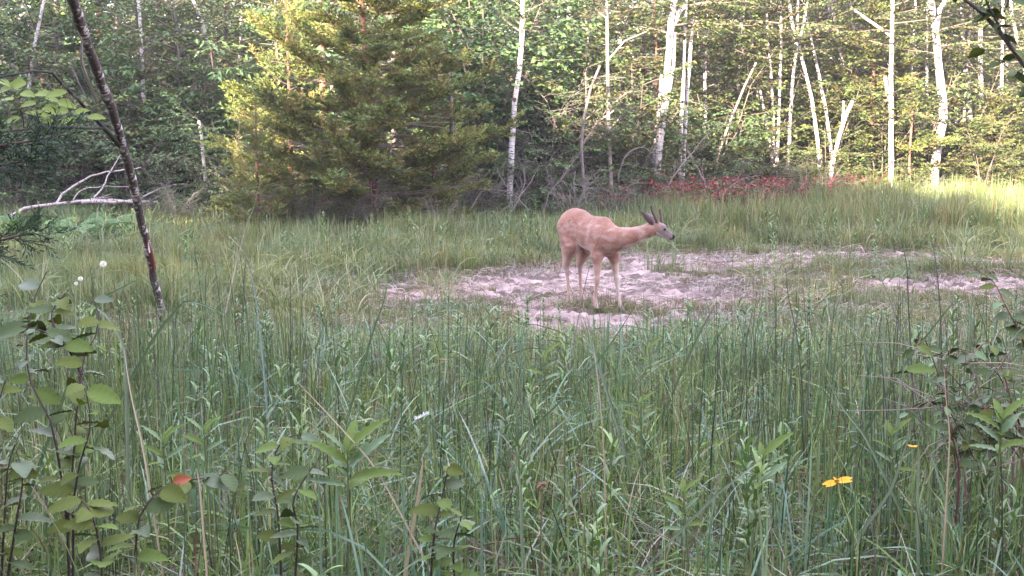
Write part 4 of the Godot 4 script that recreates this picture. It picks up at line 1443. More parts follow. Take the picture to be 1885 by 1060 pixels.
func leaves_along(parent: Node3D, pts: Array, t0: float, t1: float, n: int, l0: float, l1: float, shapes: Array, mats: Array, hang := 0.25, spread := 1.0) -> void:
	for i in n:
		var t := lerpf(t0, t1, (i + rnd(0.2, 0.8)) / n)
		var f := minf(t, 0.999) * (pts.size() - 1)
		var k := int(f)
		var q: Vector3 = pts[k].lerp(pts[k + 1], f - k)
		var up: Vector3 = (pts[k + 1] - pts[k]).normalized()
		var az := i * 2.399 + rnd(-0.5, 0.5)
		var out := Vector3(cos(az), 0, sin(az))
		var dir := (out * spread + up * rnd(0.1, 0.6) + Vector3(0, -hang * rnd(0.3, 1.2), 0)).normalized()
		var nn := (Vector3(0, 0.8, 0.25) + out * rnd(-0.2, 0.5) + Vector3(rnd(-1, 1), rnd(-0.3, 0.3), rnd(-1, 1)) * 0.65).normalized()
		put_leaf(parent, shapes[rng.randi() % shapes.size()], q, dir, nn, rnd(l0, l1), mats[rng.randi() % mats.size()])

func wide_blade(label: String, pts_px: Array, w_px: float, col: Color, category := "grass blade", called := "grass_blade", group := "") -> void:
	# one broad blade: a folded ribbon with a keel along the picture line given from foot to tip
	var pts := smooth_line(line3(pts_px), 16)
	var foot: Vector3 = pts[0]
	var root := Vector3(foot.x, gh(foot.x, foot.z), foot.z)
	var b := MB.new()
	var px_m: float = pts_px[0][2] / F
	if foot.y > root.y + 0.03:
		var down: Vector3 = (pts[0] - pts[1]).normalized()
		if down.y > -0.5:
			down = (down + Vector3(0, -1.2, 0)).normalized()
		root = foot + down * ((foot.y - root.y) / -down.y)
		root.y = gh(root.x, root.z)
		pts.push_front(foot.lerp(root, 0.5))
		pts.push_front(root + Vector3(0, -0.02, 0))
	var n := pts.size()
	for i in n:
		var t := float(i) / (n - 1)
		var tan: Vector3 = (pts[mini(i + 1, n - 1)] - pts[maxi(i - 1, 0)]).normalized()
		var side := tan.cross(Vector3(0.25, 0.35, 1)).normalized()
		var nn := side.cross(tan)
		var w := minf(w_px, 9.0) * 0.32 * px_m * (1.0 - pow(t, 3.0)) + 0.0006
		for s in [-1.0, 0.0, 1.0]:
			b.v.push_back(pts[i] - root + side * (w * s) - nn * (w * 0.5 * (1.0 - absf(s))))
			b.n.push_back(Vector3.UP); b.c.push_back(col); b.uv.push_back(Vector2(s, t))
	for i in n - 1:
		for s in 2:
			var q := i * 3 + s
			b.ix.append_array([q, q + 1, q + 3, q + 1, q + 4, q + 3])
	smooth_normals(b)
	var o := part(called, b.mesh(M.grass), self)
	o.position = root
	tag(o, label, category, group)

func build_leaner() -> void:
	rng.seed = 700
	var foot := on_ground(305, 8.8)
	var t := thing("leaning_tree", "dark patchy barked tree leaning left at the clearing's left side", "tree", foot)
	var pts_px := [[306, 640, 8.8], [300, 590, 8.75], [281, 500, 8.5], [263, 420, 8.2], [243, 335, 7.8], [224, 265, 7.4], [201, 190, 7.0], [168, 100, 6.5], [148, 45, 6.25], [128, -10, 6.0], [96, -90, 5.7], [60, -180, 5.4]]
	var pts := shift(smooth_line(line3(pts_px), 34), foot)
	pts[0].y = -0.1
	var rads := []
	for i in pts.size():
		var k := 1.0
		if i == 13 or i == 21 or i == 27:
			k = 1.18
		rads.push_back(lerpf(0.029, 0.029, float(i) / 34.0) * k * rnd(0.93, 1.07))
		if i > 0:
			pts[i] += Vector3(rnd(-1, 1), 0, rnd(-1, 1)) * 0.007
	var b := MB.new()
	b.tube(pts, rads, 12, Color.WHITE)
	part("trunk", b.mesh(M.bark_lean), t)
	# the scar where the bark has peeled to red inner wood, with a pale curl left on it
	for sc in [[[274, 438, 8.25], [279, 455, 8.3], [285, 480, 8.4], [288, 500, 8.47]]]:
		var sp := shift(smooth_line(line3(sc), 6), foot)
		var s := MB.new()
		for i in sp.size():
			sp[i] += Vector3(-0.014, 0, 0.012)
		s.tube(sp, [0.006, 0.013, 0.016, 0.017, 0.016, 0.012, 0.005], 9, Color(0.13, 0.035, 0.03))
		part("peeled_scar", s.mesh(M.wood), t)
		var c2 := MB.new()
		c2.tube([sp[1] + Vector3(0.008, 0.012, 0.02), sp[2] + Vector3(0.0, 0.006, 0.022), sp[2] + Vector3(0.005, -0.02, 0.022)], [0.004, 0.008, 0.004], 6, Color(0.62, 0.56, 0.54))
		part("bark_curl", c2.mesh(M.wood), t)
	var dark := Color(0.035, 0.028, 0.028)
	var b1 := stem("branch", t, [[222, 270, 7.42], [205, 250, 7.2], [186, 230, 6.9], [150, 190, 6.5], [115, 155, 6.2], [90, 131, 6.0], [40, 134, 5.8], [-40, 150, 5.6]], 0.017, 0.004, dark, M.wood)
	var b2 := stem("branch", t, [[190, 235, 6.95], [160, 236, 6.7], [110, 233, 6.4], [60, 236, 6.2], [0, 244, 6.0], [-70, 252, 5.9]], 0.009, 0.005, dark, M.wood)
	var b3 := stem("branch", t, [[152, 60, 6.3], [150, 110, 6.4], [163, 150, 6.7], [178, 185, 6.9]], 0.006, 0.012, Color(0.3, 0.27, 0.26), M.wood)
	var b4 := stem("twig", t, [[44, 236, 6.15], [42, 215, 6.1], [36, 200, 6.05]], 0.004, 0.002, dark, M.wood, 4, 4)
	for l in [[10, 163], [34, 155], [48, 172], [14, 182], [52, 191], [76, 172], [96, 182], [108, 171], [72, 208], [90, 200], [60, 208], [24, 220], [128, 221], [173, 215], [150, 205], [120, 190], [5, 150], [86, 222], [112, 205]]:
		var q := at(l[0], l[1], 6.25 + rnd(-0.15, 0.15)) - foot
		var s := 1.0 if rng.randf() < 0.5 else -1.0
		var dir := Vector3(s, rnd(-0.25, 0.1), rnd(-0.4, 0.6)).normalized()
		put_leaf(t, rng.randi() % 3, q - dir * 0.045, dir, Vector3(rnd(-0.3, 0.3), 0.8, rnd(0.3, 0.9)).normalized(), rnd(0.09, 0.13), M.leaf_t)
		# its stalk reaches to the nearest branch
		var best: Vector3 = b1[0]
		for p in b1 + b2:
			if p.distance_to(q) < best.distance_to(q):
				best = p
		var st := MB.new()
		st.tube([best, best.lerp(q - dir * 0.045, 0.5) + Vector3(0, 0.01, 0), q - dir * 0.045], [0.0022, 0.0016, 0.0012], 4, Color(0.09, 0.08, 0.05), false)
		part("leaf_stalk", st.mesh(M.wood), t)

func build_edge_juniper() -> void:
	rng.seed = 710
	var foot := on_ground(-190, 4.6)
	var t := thing("juniper", "dark juniper whose branch tips reach in at the left edge", "tree", foot)
	var tr := MB.new()
	tr.tube([Vector3(0, -0.1, 0), Vector3(0.03, 0.9, 0.02), Vector3(0, 1.9, 0), Vector3(0.02, 3.0, 0)], [0.05, 0.042, 0.03, 0.01], 9, Color.WHITE)
	part("trunk", tr.mesh(M.bark_cedar), t)
	for g in [[[[-185, 330, 4.6], [-90, 300, 4.45], [0, 268, 4.3], [70, 258, 4.25], [108, 250, 4.2]], 24], [[[-185, 380, 4.6], [-90, 350, 4.4], [-20, 310, 4.25], [40, 297, 4.2]], 18], [[[-185, 500, 4.6], [-100, 470, 4.4], [-20, 448, 4.25], [40, 432, 4.2], [66, 430, 4.2]], 18], [[[-180, 180, 4.6], [-120, 150, 4.6], [-60, 130, 4.6]], 14], [[[-190, 560, 4.6], [-130, 560, 4.5], [-60, 545, 4.4]], 12]]:
		var br := MB.new()
		var fo := MB.new()
		var pts := shift(smooth_line(line3(g[0]), 12), foot)
		var rads := []
		for i in pts.size():
			rads.push_back(lerpf(0.012, 0.003, i / 12.0))
		br.tube(pts, rads, 5, Color(0.12, 0.085, 0.075))
		for k in g[1]:
			var f := lerpf(0.3, 0.999, (k + rng.randf()) / g[1]) * 12.0
			var i := int(f)
			var q: Vector3 = pts[i].lerp(pts[i + 1], f - i)
			var dd: Vector3 = (pts[i + 1] - pts[i]).normalized()
			for s in 2:
				var td := (dd * 0.8 + Vector3(rnd(-0.4, 0.5), rnd(-0.7, 0.7), rnd(-0.8, 0.8))).normalized()
				var l := rnd(0.06, 0.13)
				br.tube([q, q + td * l], [0.0025, 0.001], 3, Color(0.09, 0.08, 0.05), false)
				for j in 4:
					var pd := (td + Vector3(rnd(-0.8, 0.8), rnd(-0.8, 0.8), rnd(-0.8, 0.8)) * 0.8).normalized()
					plume(fo, q + td * (l * (j + 0.6) / 4.0), pd, rnd(0.05, 0.09), Color(0.03, 0.055, 0.036), 9, 0.0055)
		var bo := part("branch", br.mesh(M.twig), t)
		var so := part("needles", fo.mesh(M.needle), bo)
		so.set_meta("kind", "stuff")

func build_overhang() -> void:
	rng.seed = 720
	var foot := on_ground(2230, 6.6)
	var t := thing("overhanging_tree", "tree beyond the right edge, its dark branch crossing the top right corner", "tree", foot)
	var b := MB.new()
	var top := at(2180, -250, 6.4) - foot
	b.tube([Vector3(0, -0.1, 0), Vector3(-0.05, 1.0, 0.05), top * 0.7, top, top + Vector3(-0.1, 1.4, 0)], [0.1, 0.085, 0.07, 0.055, 0.02], 10, Color.WHITE)
	part("trunk", b.mesh(M.bark_brown), t)
	var dark := Color(0.10, 0.085, 0.085)
	var a := stem("branch", t, [[2212, 420, 6.6], [2100, 330, 6.5], [1960, 200, 6.3], [1885, 118, 6.2], [1850, 70, 6.1], [1815, 30, 6.05], [1770, -6, 6.0], [1700, -60, 6.0]], 0.032, 0.006, dark, M.wood, 8, 18)
	var a2 := stem("branch", t, [[1847, 72, 6.1], [1835, 40, 6.05], [1822, 15, 6.0], [1806, -20, 6.0]], 0.009, 0.004, dark, M.wood)
	var a3 := stem("branch", t, [[2010, 260, 6.35], [1940, 175, 6.2], [1880, 142, 6.1], [1850, 120, 6.05], [1825, 102, 6.0], [1805, 85, 6.0]], 0.009, 0.002, dark, M.wood)
	var a4 := stem("branch", t, [[1848, 22, 6.05], [1855, 8, 6.0], [1862, -15, 6.0]], 0.006, 0.003, dark, M.wood, 5, 4)
	for s in [[a, 0.62, 1.0, 14], [a2, 0.2, 1.0, 10], [a3, 0.45, 1.0, 11], [a4, 0.1, 1.0, 5]]:
		leaves_along(t, s[0], s[1], s[2], s[3], 0.07, 0.12, [0, 1, 2], [M.leaf_d, M.leaf_d, M.leaf_a], 0.6, 1.0)

func dead_branch(called: String, label: String, pts_px: Array, r0: float, r1: float, col: Color, side: int, m: Material, category := "dead branch", group := "") -> void:
	var pts := smooth_line(line3(pts_px), 14)
	var o := Vector3(pts[0].x, gh(pts[0].x, pts[0].z), pts[0].z)
	var t := thing(called, label, category, o, group)
	var rads := []
	for i in pts.size():
		rads.push_back(lerpf(r0, r1, i / 14.0))
		pts[i] += Vector3(rnd(-1, 1), rnd(-1, 1), rnd(-1, 1)) * 0.012 - o
	var b := MB.new()
	b.tube(pts, rads, 7, col)
	part("stick" if m != M.log else "log", b.mesh(m), t)
	for k in side:
		var i := 2 + rng.randi() % 11
		var dd: Vector3 = (pts[i + 1] - pts[i]).normalized()
		var d := (dd * 0.7 + Vector3(rnd(-0.8, 0.8), rnd(-0.1, 1.0), rnd(-0.6, 0.6))).normalized()
		var l := rnd(0.2, 0.6)
		var s := MB.new()
		var mid: Vector3 = pts[i] + d * l * 0.5 + Vector3(rnd(-0.04, 0.04), rnd(-0.04, 0.04), 0)
		s.tube([pts[i], mid, pts[i] + d * l + Vector3(0, rnd(-0.08, 0.05), 0)], [rads[i] * 0.55, rads[i] * 0.4, 0.002], 5, col)
		s.tube([mid, mid + (d + Vector3(rnd(-0.6, 0.6), rnd(-0.5, 0.6), rnd(-0.4, 0.4))) * l * 0.4], [rads[i] * 0.3, 0.0015], 4, col)
		part("twig", s.mesh(m), t)

func build_deadwood() -> void:
	rng.seed = 730
	var w := Color.WHITE
	dead_branch("fallen_birch", "long pale birch log lying behind the ferns", [[2, 414, 19.0], [40, 386, 19.2], [80, 378, 19.3], [120, 375, 19.4], [180, 367, 19.6], [230, 369, 19.8], [262, 362, 20.0], [300, 345, 20.3], [345, 338, 20.6]], 0.034, 0.013, w, 1, M.log, "log")
	dead_branch("fallen_birch", "short thick birch log lying against the longer one", [[150, 372, 19.3], [190, 371, 19.4], [245, 372, 19.6], [290, 372, 19.9]], 0.034, 0.028, w, 0, M.log, "log")
	dead_branch("fallen_limb", "arched pale birch limb above the fallen logs", [[102, 377, 19.36], [112, 360, 19.5], [130, 347, 19.6], [165, 325, 19.7], [200, 316, 19.8], [230, 312, 19.9], [260, 309, 20.0]], 0.024, 0.013, w, 0, M.log, "limb")
	dead_branch("fallen_limb", "thin pale limb rising from the fallen logs to the right", [[174, 364, 19.5], [188, 348, 19.6], [196, 330, 19.7], [212, 300, 19.9], [222, 285, 20.0]], 0.018, 0.008, w, 0, M.log, "limb")
	dead_branch("fallen_limb", "short curved pale limb between the two fallen logs", [[135, 370, 19.5], [146, 352, 19.6], [165, 345, 19.7], [215, 343, 19.9], [240, 344, 20.0]], 0.012, 0.008, w, 0, M.log, "limb")
	var g := Color(0.19, 0.15, 0.145)
	var brush := [
		[[[905, 402, 19.0], [935, 380, 19.2], [970, 345, 19.5], [995, 300, 19.8]], "grey stick leaning right at the foot of the tall clean birch"],
		[[[930, 405, 18.9], [950, 375, 19.1], [965, 340, 19.3], [962, 300, 19.6]], "upright grey stick right of the tall clean birch's foot"],
		[[[985, 395, 19.0], [960, 372, 19.2], [930, 340, 19.4], [915, 310, 19.6]], "grey stick leaning left across the tall clean birch"],
		[[[865, 388, 19.2], [880, 360, 19.3], [905, 348, 19.5], [960, 358, 19.6]], "low bent stick left of the tall clean birch"],
		[[[870, 352, 19.3], [890, 350, 19.3], [915, 355, 19.4], [940, 362, 19.5]], "pale stick lying across the dark hollow beside the cedar"],
		[[[1000, 400, 19.0], [1010, 360, 19.2], [1040, 320, 19.4], [1075, 270, 19.6]], "long grey stick leaning right above the deer's back"],
		[[[1040, 395, 19.2], [1022, 360, 19.3], [1015, 330, 19.4], [1000, 300, 19.6]], "grey stick leaning left above the deer's rump"],
		[[[1078, 385, 19.4], [1080, 350, 19.5], [1076, 320, 19.6]], "short upright dead stem above the deer's back"],
		[[[1137, 330, 20.0], [1150, 288, 20.0], [1175, 273, 20.1], [1195, 277, 20.2], [1218, 305, 20.3], [1232, 345, 20.3]], "arched dead branch in front of the white birch clump"],
		[[[1225, 350, 20.0], [1250, 310, 20.1], [1280, 275, 20.3], [1300, 250, 20.5], [1330, 232, 20.7]], "thin dead branch rising right of the white birch clump"],
		[[[1300, 345, 20.3], [1290, 320, 20.4], [1275, 295, 20.5], [1265, 270, 20.6]], "short dead branch among the red sumac"],
		[[[1330, 360, 20.4], [1355, 335, 20.5], [1385, 325, 20.6], [1400, 322, 20.7]], "low dead branch beside the brightest red sumac"],
		[[[1500, 340, 24.0], [1535, 335, 24.2], [1570, 338, 24.4], [1600, 330, 24.6]], "pale fallen branch under the forked broken birch pole"],
		[[[1780, 342, 27.0], [1805, 330, 27.1], [1830, 313, 27.2]], "sunlit fallen branch at the edge of the bright meadow"],
		[[[830, 400, 18.7], [815, 370, 18.8], [770, 345, 18.9], [740, 335, 19.0]], "grey dead branch under the right skirt of the red cedar"],
		[[[640, 405, 18.0], [655, 375, 18.0], [700, 360, 18.1], [770, 350, 18.3]], "grey dead branch crossing the red cedar's trunk"],
	]
	for s in brush:
		dead_branch("dead_stick", s[1], s[0], 0.013, 0.004, g * rnd(0.7, 1.25), 4, M.wood, "dead branch", "dead sticks along the woods' edge")

func build_ferns() -> void:
	var fr := []
	for k in 3:
		fr.push_back(make_frond(750 + k, 0.62))
	rng.seed = 755
	for s in [[15, 17.0], [60, 16.2], [45, 18.3], [95, 17.4], [120, 16.4], [150, 18.2], [165, 17.0], [205, 17.8], [200, 16.3], [240, 18.4], [20, 15.4], [80, 15.2], [-40, 16.5], [245, 17.0], [135, 15.6]]:
		var t := thing("fern", "green fern in the patch below the fallen birch logs", "fern", on_ground(s[0], s[1]), "ferns below the fallen logs")
		var n := 8
		for k in n:
			var o := part("frond", fr[k % 3], t)
			o.rotation = Vector3(0, TAU * k / n + rnd(-0.3, 0.3), rnd(-0.1, 0.6))
			o.scale = Vector3.ONE * rnd(0.8, 1.25)

func build_foreground() -> void:
	rng.seed = 770
	var brown := Color(0.05, 0.032, 0.032)
	# --- the leafy shrub at the left
	var lf := [M.leaf_a, M.leaf_l, M.leaf_a, M.leaf_d, M.leaf_s]
	var groups := [
		["shrub", "tallest leafy shrub with dark stems in the left foreground", [
			[[[128, 1120, 3.0], [122, 950, 3.0], [105, 830, 3.02], [88, 760, 3.05], [62, 720, 3.1], [48, 650, 3.2], [60, 560, 3.3], [86, 500, 3.35]], 9],
			[[[128, 1120, 3.0], [126, 930, 3.0], [135, 850, 3.0], [140, 770, 3.0], [150, 690, 3.05], [160, 640, 3.1], [185, 600, 3.15], [170, 545, 3.2]], 10],
			[[[135, 1120, 3.0], [136, 920, 2.95], [150, 840, 2.9], [165, 800, 2.9], [163, 740, 2.9], [150, 700, 2.95]], 7],
			[[[150, 690, 3.05], [130, 650, 3.1], [105, 610, 3.15], [95, 575, 3.2], [120, 540, 3.25]], 6],
			[[[160, 640, 3.1], [120, 635, 3.1], [80, 610, 3.1], [40, 600, 3.1]], 5]], 0.075, 0.125],
		["shrub", "leafy shrub at the bottom left corner, below the tallest one", [
			[[[0, 1120, 2.8], [8, 960, 2.8], [15, 860, 2.8], [35, 800, 2.85]], 6],
			[[[5, 1120, 2.8], [30, 960, 2.75], [42, 880, 2.75], [30, 830, 2.8]], 6],
			[[[-40, 1120, 2.9], [-30, 950, 2.9], [-20, 800, 2.95], [10, 700, 3.0]], 7]], 0.075, 0.12],
		["shrub", "low leafy shoot with one orange leaf right of the tallest shrub", [
			[[[250, 1150, 2.9], [255, 960, 2.9], [290, 905, 2.95], [330, 885, 3.0], [380, 880, 3.05], [420, 870, 3.1]], 8]], 0.08, 0.12],
		["shrub", "leafy shoot in the bottom left third, dark stemmed, left of the lance leaved plant", [
			[[[520, 1120, 3.0], [512, 950, 3.05], [500, 870, 3.1], [520, 810, 3.15], [560, 800, 3.2]], 8],
			[[[540, 1120, 3.0], [548, 970, 3.0], [540, 920, 3.0], [575, 860, 3.05]], 7]], 0.07, 0.105],
		["shrub", "broad leaved shoot right of the lance leaved plant at the bottom", [
			[[[790, 1120, 2.95], [800, 980, 2.95], [815, 910, 3.0], [825, 860, 3.0]], 8],
			[[[840, 1120, 2.9], [835, 1010, 2.9], [850, 950, 2.9]], 6]], 0.07, 0.10],
		["shrub", "leafy shoot with drooping leaves rising from the bottom edge near the left corner", [
			[[[190, 1150, 2.7], [185, 1020, 2.7], [170, 950, 2.7], [150, 920, 2.75]], 7]], 0.09, 0.13],
	]
	for g in groups:
		var f := at(g[2][0][0][0][0], 1120, g[2][0][0][0][2])
		f.y = gh(f.x, f.z)
		var t := thing(g[0] if g[0] != "shrub" else "leafy_shrub", g[1], "shrub", f, "")
		for s in g[2]:
			var p0 = s[0][0]
			var pts := stem("stem", t, s[0], 0.0045, 0.0018, brown, M.wood, 6, 14)
			if p0[1] > 1000:
				var root := MB.new()
				root.tube([Vector3(pts[0].x, -0.03, pts[0].z), pts[0]], [0.008, 0.0062], 6, brown)
				part("stem", root.mesh(M.wood), t)
			leaves_along(t, pts, 0.3, 1.0, int(s[1] * 2.2), g[3] * 0.6, g[4] * 0.85, [0, 1, 2], lf, 0.3)
	var orange := put_leaf(get_node("leafy_shrub_002"), 1, at(318, 888, 2.98) - get_node("leafy_shrub_002").position, Vector3(0.9, 0.35, 0.3), Vector3(0, 0.5, 0.9), 0.055, M.leaf_o)
	orange.set_meta("label", "orange curled leaf")
	# --- plants with lance-shaped leaves, whorled on one stem
	for q in [[640, 830, 3.1, 0.155, 11, "large lance leaved plant in the bottom left third"], [1258, 905, 3.15, 0.085, 10, "small lance leaved plant at the bottom, left of the yellow flower"], [1405, 840, 3.35, 0.12, 8, "lance leaved plant with one broad upright leaf above the yellow flower"], [1195, 640, 5.2, 0.085, 7, "bright lance leaved plant below the deer's forefeet"], [1000, 655, 5.0, 0.10, 6, "bright lance leaved plant below the deer's hind feet"], [300, 810, 3.4, 0.10, 9, "lance leaved plant right of the tallest shrub"], [375, 790, 3.6, 0.09, 8, "lance leaved plant deeper in the grass right of the tallest shrub"], [1845, 770, 3.3, 0.11, 11, "lance leaved plant at the right edge below the bramble"], [1180, 740, 4.0, 0.075, 8, "lance leaved plant in the middle of the rushes"], [1640, 800, 3.6, 0.09, 9, "lance leaved plant below the bramble's left end"]]:
		var tip := at(q[0], q[1], q[2])
		var foot := Vector3(tip.x + rnd(-0.04, 0.04), gh(tip.x, tip.z), tip.z + rnd(-0.03, 0.03))
		var t := thing("lance_leaved_plant", q[5], "plant", foot)
		var hgt := tip - foot
		var b := MB.new()
		var line := [Vector3(0, -0.03, 0), hgt * 0.5 + Vector3(0.008, 0, 0), hgt]
		b.tube(line, [0.004, 0.0033, 0.002], 6, Color(0.10, 0.14, 0.06))
		part("stem", b.mesh(M.grass), t)
		for k in q[4]:
			var u: float = 1.0 - 0.45 * pow((k + rnd(-0.3, 0.3)) / q[4], 1.2) * minf(1.0, 0.30 / hgt.y) if k > 0 else 1.0
			var az: float = k * 2.399
			var dir := Vector3(cos(az), lerpf(1.2, 0.15, float(k) / q[4]), sin(az) * 0.8).normalized()
			put_leaf(t, 3 + k % 2, hgt * u, dir, (Vector3.UP + Vector3(0, 0, 0.4)).normalized(), q[3] * rnd(0.75, 1.1), [M.leaf_l, M.leaf_g][k % 2])
	# --- a willow-like shoot with brown and green leaves in rows, left of the deer's feet
	for q in [[825, 545, 5.6, 0.085, 26, "tall willowy shoot with rows of narrow leaves left of the deer's feet"], [1430, 560, 6.2, 0.07, 20, "narrow leaved shoot at the edge of the mud right of the deer"], [760, 560, 6.0, 0.07, 18, "narrow leaved shoot left of the tall willowy shoot"], [1040, 780, 3.6, 0.06, 22, "feathery pale green goldenrod shoot in the lower middle"], [1560, 700, 4.0, 0.06, 20, "feathery goldenrod shoot among the right hand rushes"], [640, 445, 15.0, 0.12, 16, "pale leafy weed in the grass behind the left end of the mud"]]:
		var tip := at(q[0], q[1], q[2])
		var foot := Vector3(tip.x + 0.02, gh(tip.x, tip.z), tip.z)
		var t := thing("narrow_leaved_shoot", q[5], "plant", foot)
		var hgt := tip - foot
		var b := MB.new()
		b.tube([Vector3(0, -0.03, 0), hgt * 0.5 + Vector3(-0.01, 0, 0), hgt], [0.004, 0.003, 0.0015], 6, Color(0.09, 0.10, 0.05))
		part("stem", b.mesh(M.grass), t)
		for k in q[4]:
			var u: float = 0.25 + 0.75 * (k + rng.randf()) / q[4]
			var az: float = k * 2.399 + rnd(-0.5, 0.5)
			var dir := Vector3(cos(az), rnd(0.1, 0.9), sin(az)).normalized()
			put_leaf(t, 5, hgt * u, dir, Vector3(0, 1, 0.6).normalized(), q[3] * rnd(0.8, 1.1) * (1.2 - 0.5 * u), M.leaf_o2 if (q[0] == 825 and u < 0.55 and k % 3 == 0) else [M.leaf_g, M.leaf_l, M.leaf_s][k % 3])
	# --- broad single blades
	var G := Color(0.075, 0.125, 0.065)
	var S := Color(0.15, 0.195, 0.145)
	var blades := [
		[[[150, 640, 3.6], [180, 560, 3.6], [205, 540, 3.6], [255, 514, 3.6]], 11, G, "stiff straight sedge blade pointing right beside the tallest shrub"],
		[[[232, 700, 3.5], [228, 640, 3.5], [200, 585, 3.5], [165, 560, 3.5], [142, 553, 3.5]], 12, S, "pale bent sedge blade tipping left beside the tallest shrub"],
		[[[240, 700, 3.6], [285, 620, 3.6], [330, 565, 3.6], [358, 555, 3.6], [440, 590, 3.6]], 8, G, "long sedge blade arching over right of the leaning tree's foot"],
		[[[500, 860, 4.2], [480, 620, 4.4], [462, 500, 4.5], [435, 430, 4.5]], 5, Color(0.09, 0.14, 0.11), "tall blue green blade standing left of the mud"],
		[[[1640, 900, 3.4], [1590, 800, 3.4], [1545, 740, 3.4], [1510, 660, 3.4]], 13, G, "broad dark sedge blade leaning left across the right hand rushes"],
		[[[1600, 960, 3.3], [1640, 900, 3.3], [1665, 830, 3.3], [1680, 780, 3.3]], 12, S, "broad sedge blade leaning right below the bramble's left end"],
		[[[1690, 960, 3.2], [1690, 900, 3.2], [1692, 850, 3.2], [1691, 818, 3.2]], 14, S, "short upright pale blue blade near the bottom right"],
		[[[1650, 800, 3.6], [1656, 740, 3.6], [1662, 690, 3.6], [1668, 650, 3.6]], 13, S, "upright pale blade left of the bramble"],
		[[[1630, 720, 4.2], [1628, 660, 4.2], [1626, 600, 4.2], [1625, 570, 4.2]], 9, S, "thin pale blue blade among the right hand rushes"],
		[[[1590, 800, 4.0], [1660, 680, 4.0], [1720, 600, 4.0], [1758, 557, 4.0], [1780, 570, 4.0], [1788, 590, 4.0]], 8, G, "long sedge blade arching over at its tip on the right"],
		[[[960, 960, 3.2], [958, 900, 3.2], [950, 860, 3.2], [945, 835, 3.2]], 12, S, "pale twisted blade in the bottom middle"],
		[[[1270, 960, 3.1], [1320, 910, 3.1], [1365, 875, 3.1], [1400, 850, 3.15]], 7, S, "pale blade slanting right below the upright lance leaved plant"],
		[[[1150, 830, 4.2], [1110, 700, 4.2], [1090, 640, 4.2], [1060, 612, 4.2], [1030, 606, 4.2]], 7, Color(0.13, 0.17, 0.14), "pale arched blade on the mud edge below the deer"],
		[[[920, 850, 4.0], [990, 780, 4.0], [1080, 690, 4.0], [1140, 610, 4.0], [1170, 560, 4.0]], 6, G, "long thin blade slanting right up to the deer's forefeet"],
		[[[860, 820, 4.2], [880, 720, 4.2], [895, 640, 4.2], [900, 585, 4.2]], 6, G, "upright dark blade below the willowy shoot"],
		[[[660, 700, 4.6], [690, 600, 4.6], [705, 560, 4.6], [712, 525, 4.6]], 6, G, "upright blade left of the willowy shoot"],
		[[[1240, 720, 4.6], [1275, 640, 4.6], [1300, 590, 4.6], [1318, 560, 4.6]], 6, G, "slanting dark blade right of the deer's forefeet"],
		[[[1480, 780, 4.6], [1470, 640, 4.6], [1450, 540, 4.6], [1444, 488, 4.6], [1420, 486, 4.6]], 5, Color(0.06, 0.07, 0.045), "bent dark stem with a kinked tip in front of the mud"],
		[[[1700, 800, 4.2], [1660, 620, 4.3], [1625, 520, 4.4], [1596, 452, 4.5]], 4.5, Color(0.045, 0.05, 0.04), "tall dark stem leaning left across the right hand mud"],
		[[[1680, 720, 4.6], [1672, 560, 4.6], [1668, 480, 4.6], [1648, 410, 4.6]], 4.5, Color(0.045, 0.05, 0.04), "tall dark stem standing right of the left leaning one"],
		[[[1735, 720, 4.6], [1730, 560, 4.6], [1722, 480, 4.6], [1708, 415, 4.6]], 4.5, Color(0.045, 0.05, 0.04), "tallest dark stem in front of the right hand mud"],
		[[[1045, 700, 5.6], [1062, 600, 5.8], [1078, 520, 5.9], [1094, 460, 6.0], [1112, 420, 6.0]], 2.2, Color(0.07, 0.045, 0.035), "thin dark stem crossing in front of the deer's foreleg and shoulder"],
		[[[430, 540, 9.0], [440, 460, 9.0], [452, 425, 9.0], [470, 370, 9.0], [480, 330, 9.0]], 3, Color(0.17, 0.19, 0.12), "tall pale thin stalk in the grass left of the cedar"],
		[[[428, 515, 9.0], [436, 480, 9.0], [447, 440, 9.0], [457, 404, 9.0]], 3, Color(0.42, 0.38, 0.31), "short straw coloured stalk in the grass left of the cedar"],
	]
	for b in blades:
		wide_blade(b[3], b[0], b[1], b[2])
	# --- straw stalks
	for s in [[[[285, 960, 3.0], [262, 820, 3.05], [240, 720, 3.1], [228, 640, 3.15]], 4.5, "long pale straw stalk right of the tallest shrub"], [[[373, 960, 2.9], [368, 900, 2.9], [362, 862, 2.9]], 5, "short pinkish straw stub below the orange leaf"], [[[1115, 960, 3.2], [1112, 840, 3.2], [1105, 740, 3.2], [1092, 630, 3.25]], 4, "tall pale straw stalk right of the dried flower head"], [[[740, 950, 3.1], [690, 860, 3.1], [630, 790, 3.1], [545, 700, 3.1]], 4, "long straw stalk slanting left behind the lance leaved plant"], [[[762, 960, 3.1], [772, 900, 3.1], [778, 850, 3.1], [777, 835, 3.1]], 9, "papery pale sheath standing in the bottom middle"], [[[1740, 960, 3.2], [1748, 800, 3.2], [1742, 740, 3.2], [1738, 680, 3.2]], 5, "reddish straw stalk rising through the bramble"]]:
		wide_blade(s[2], s[0], s[1], Color(0.36, 0.29, 0.22) * rnd(0.85, 1.1), "straw", "straw_stalk")
	# --- single tall rushes standing over the bed
	rng.seed = 790
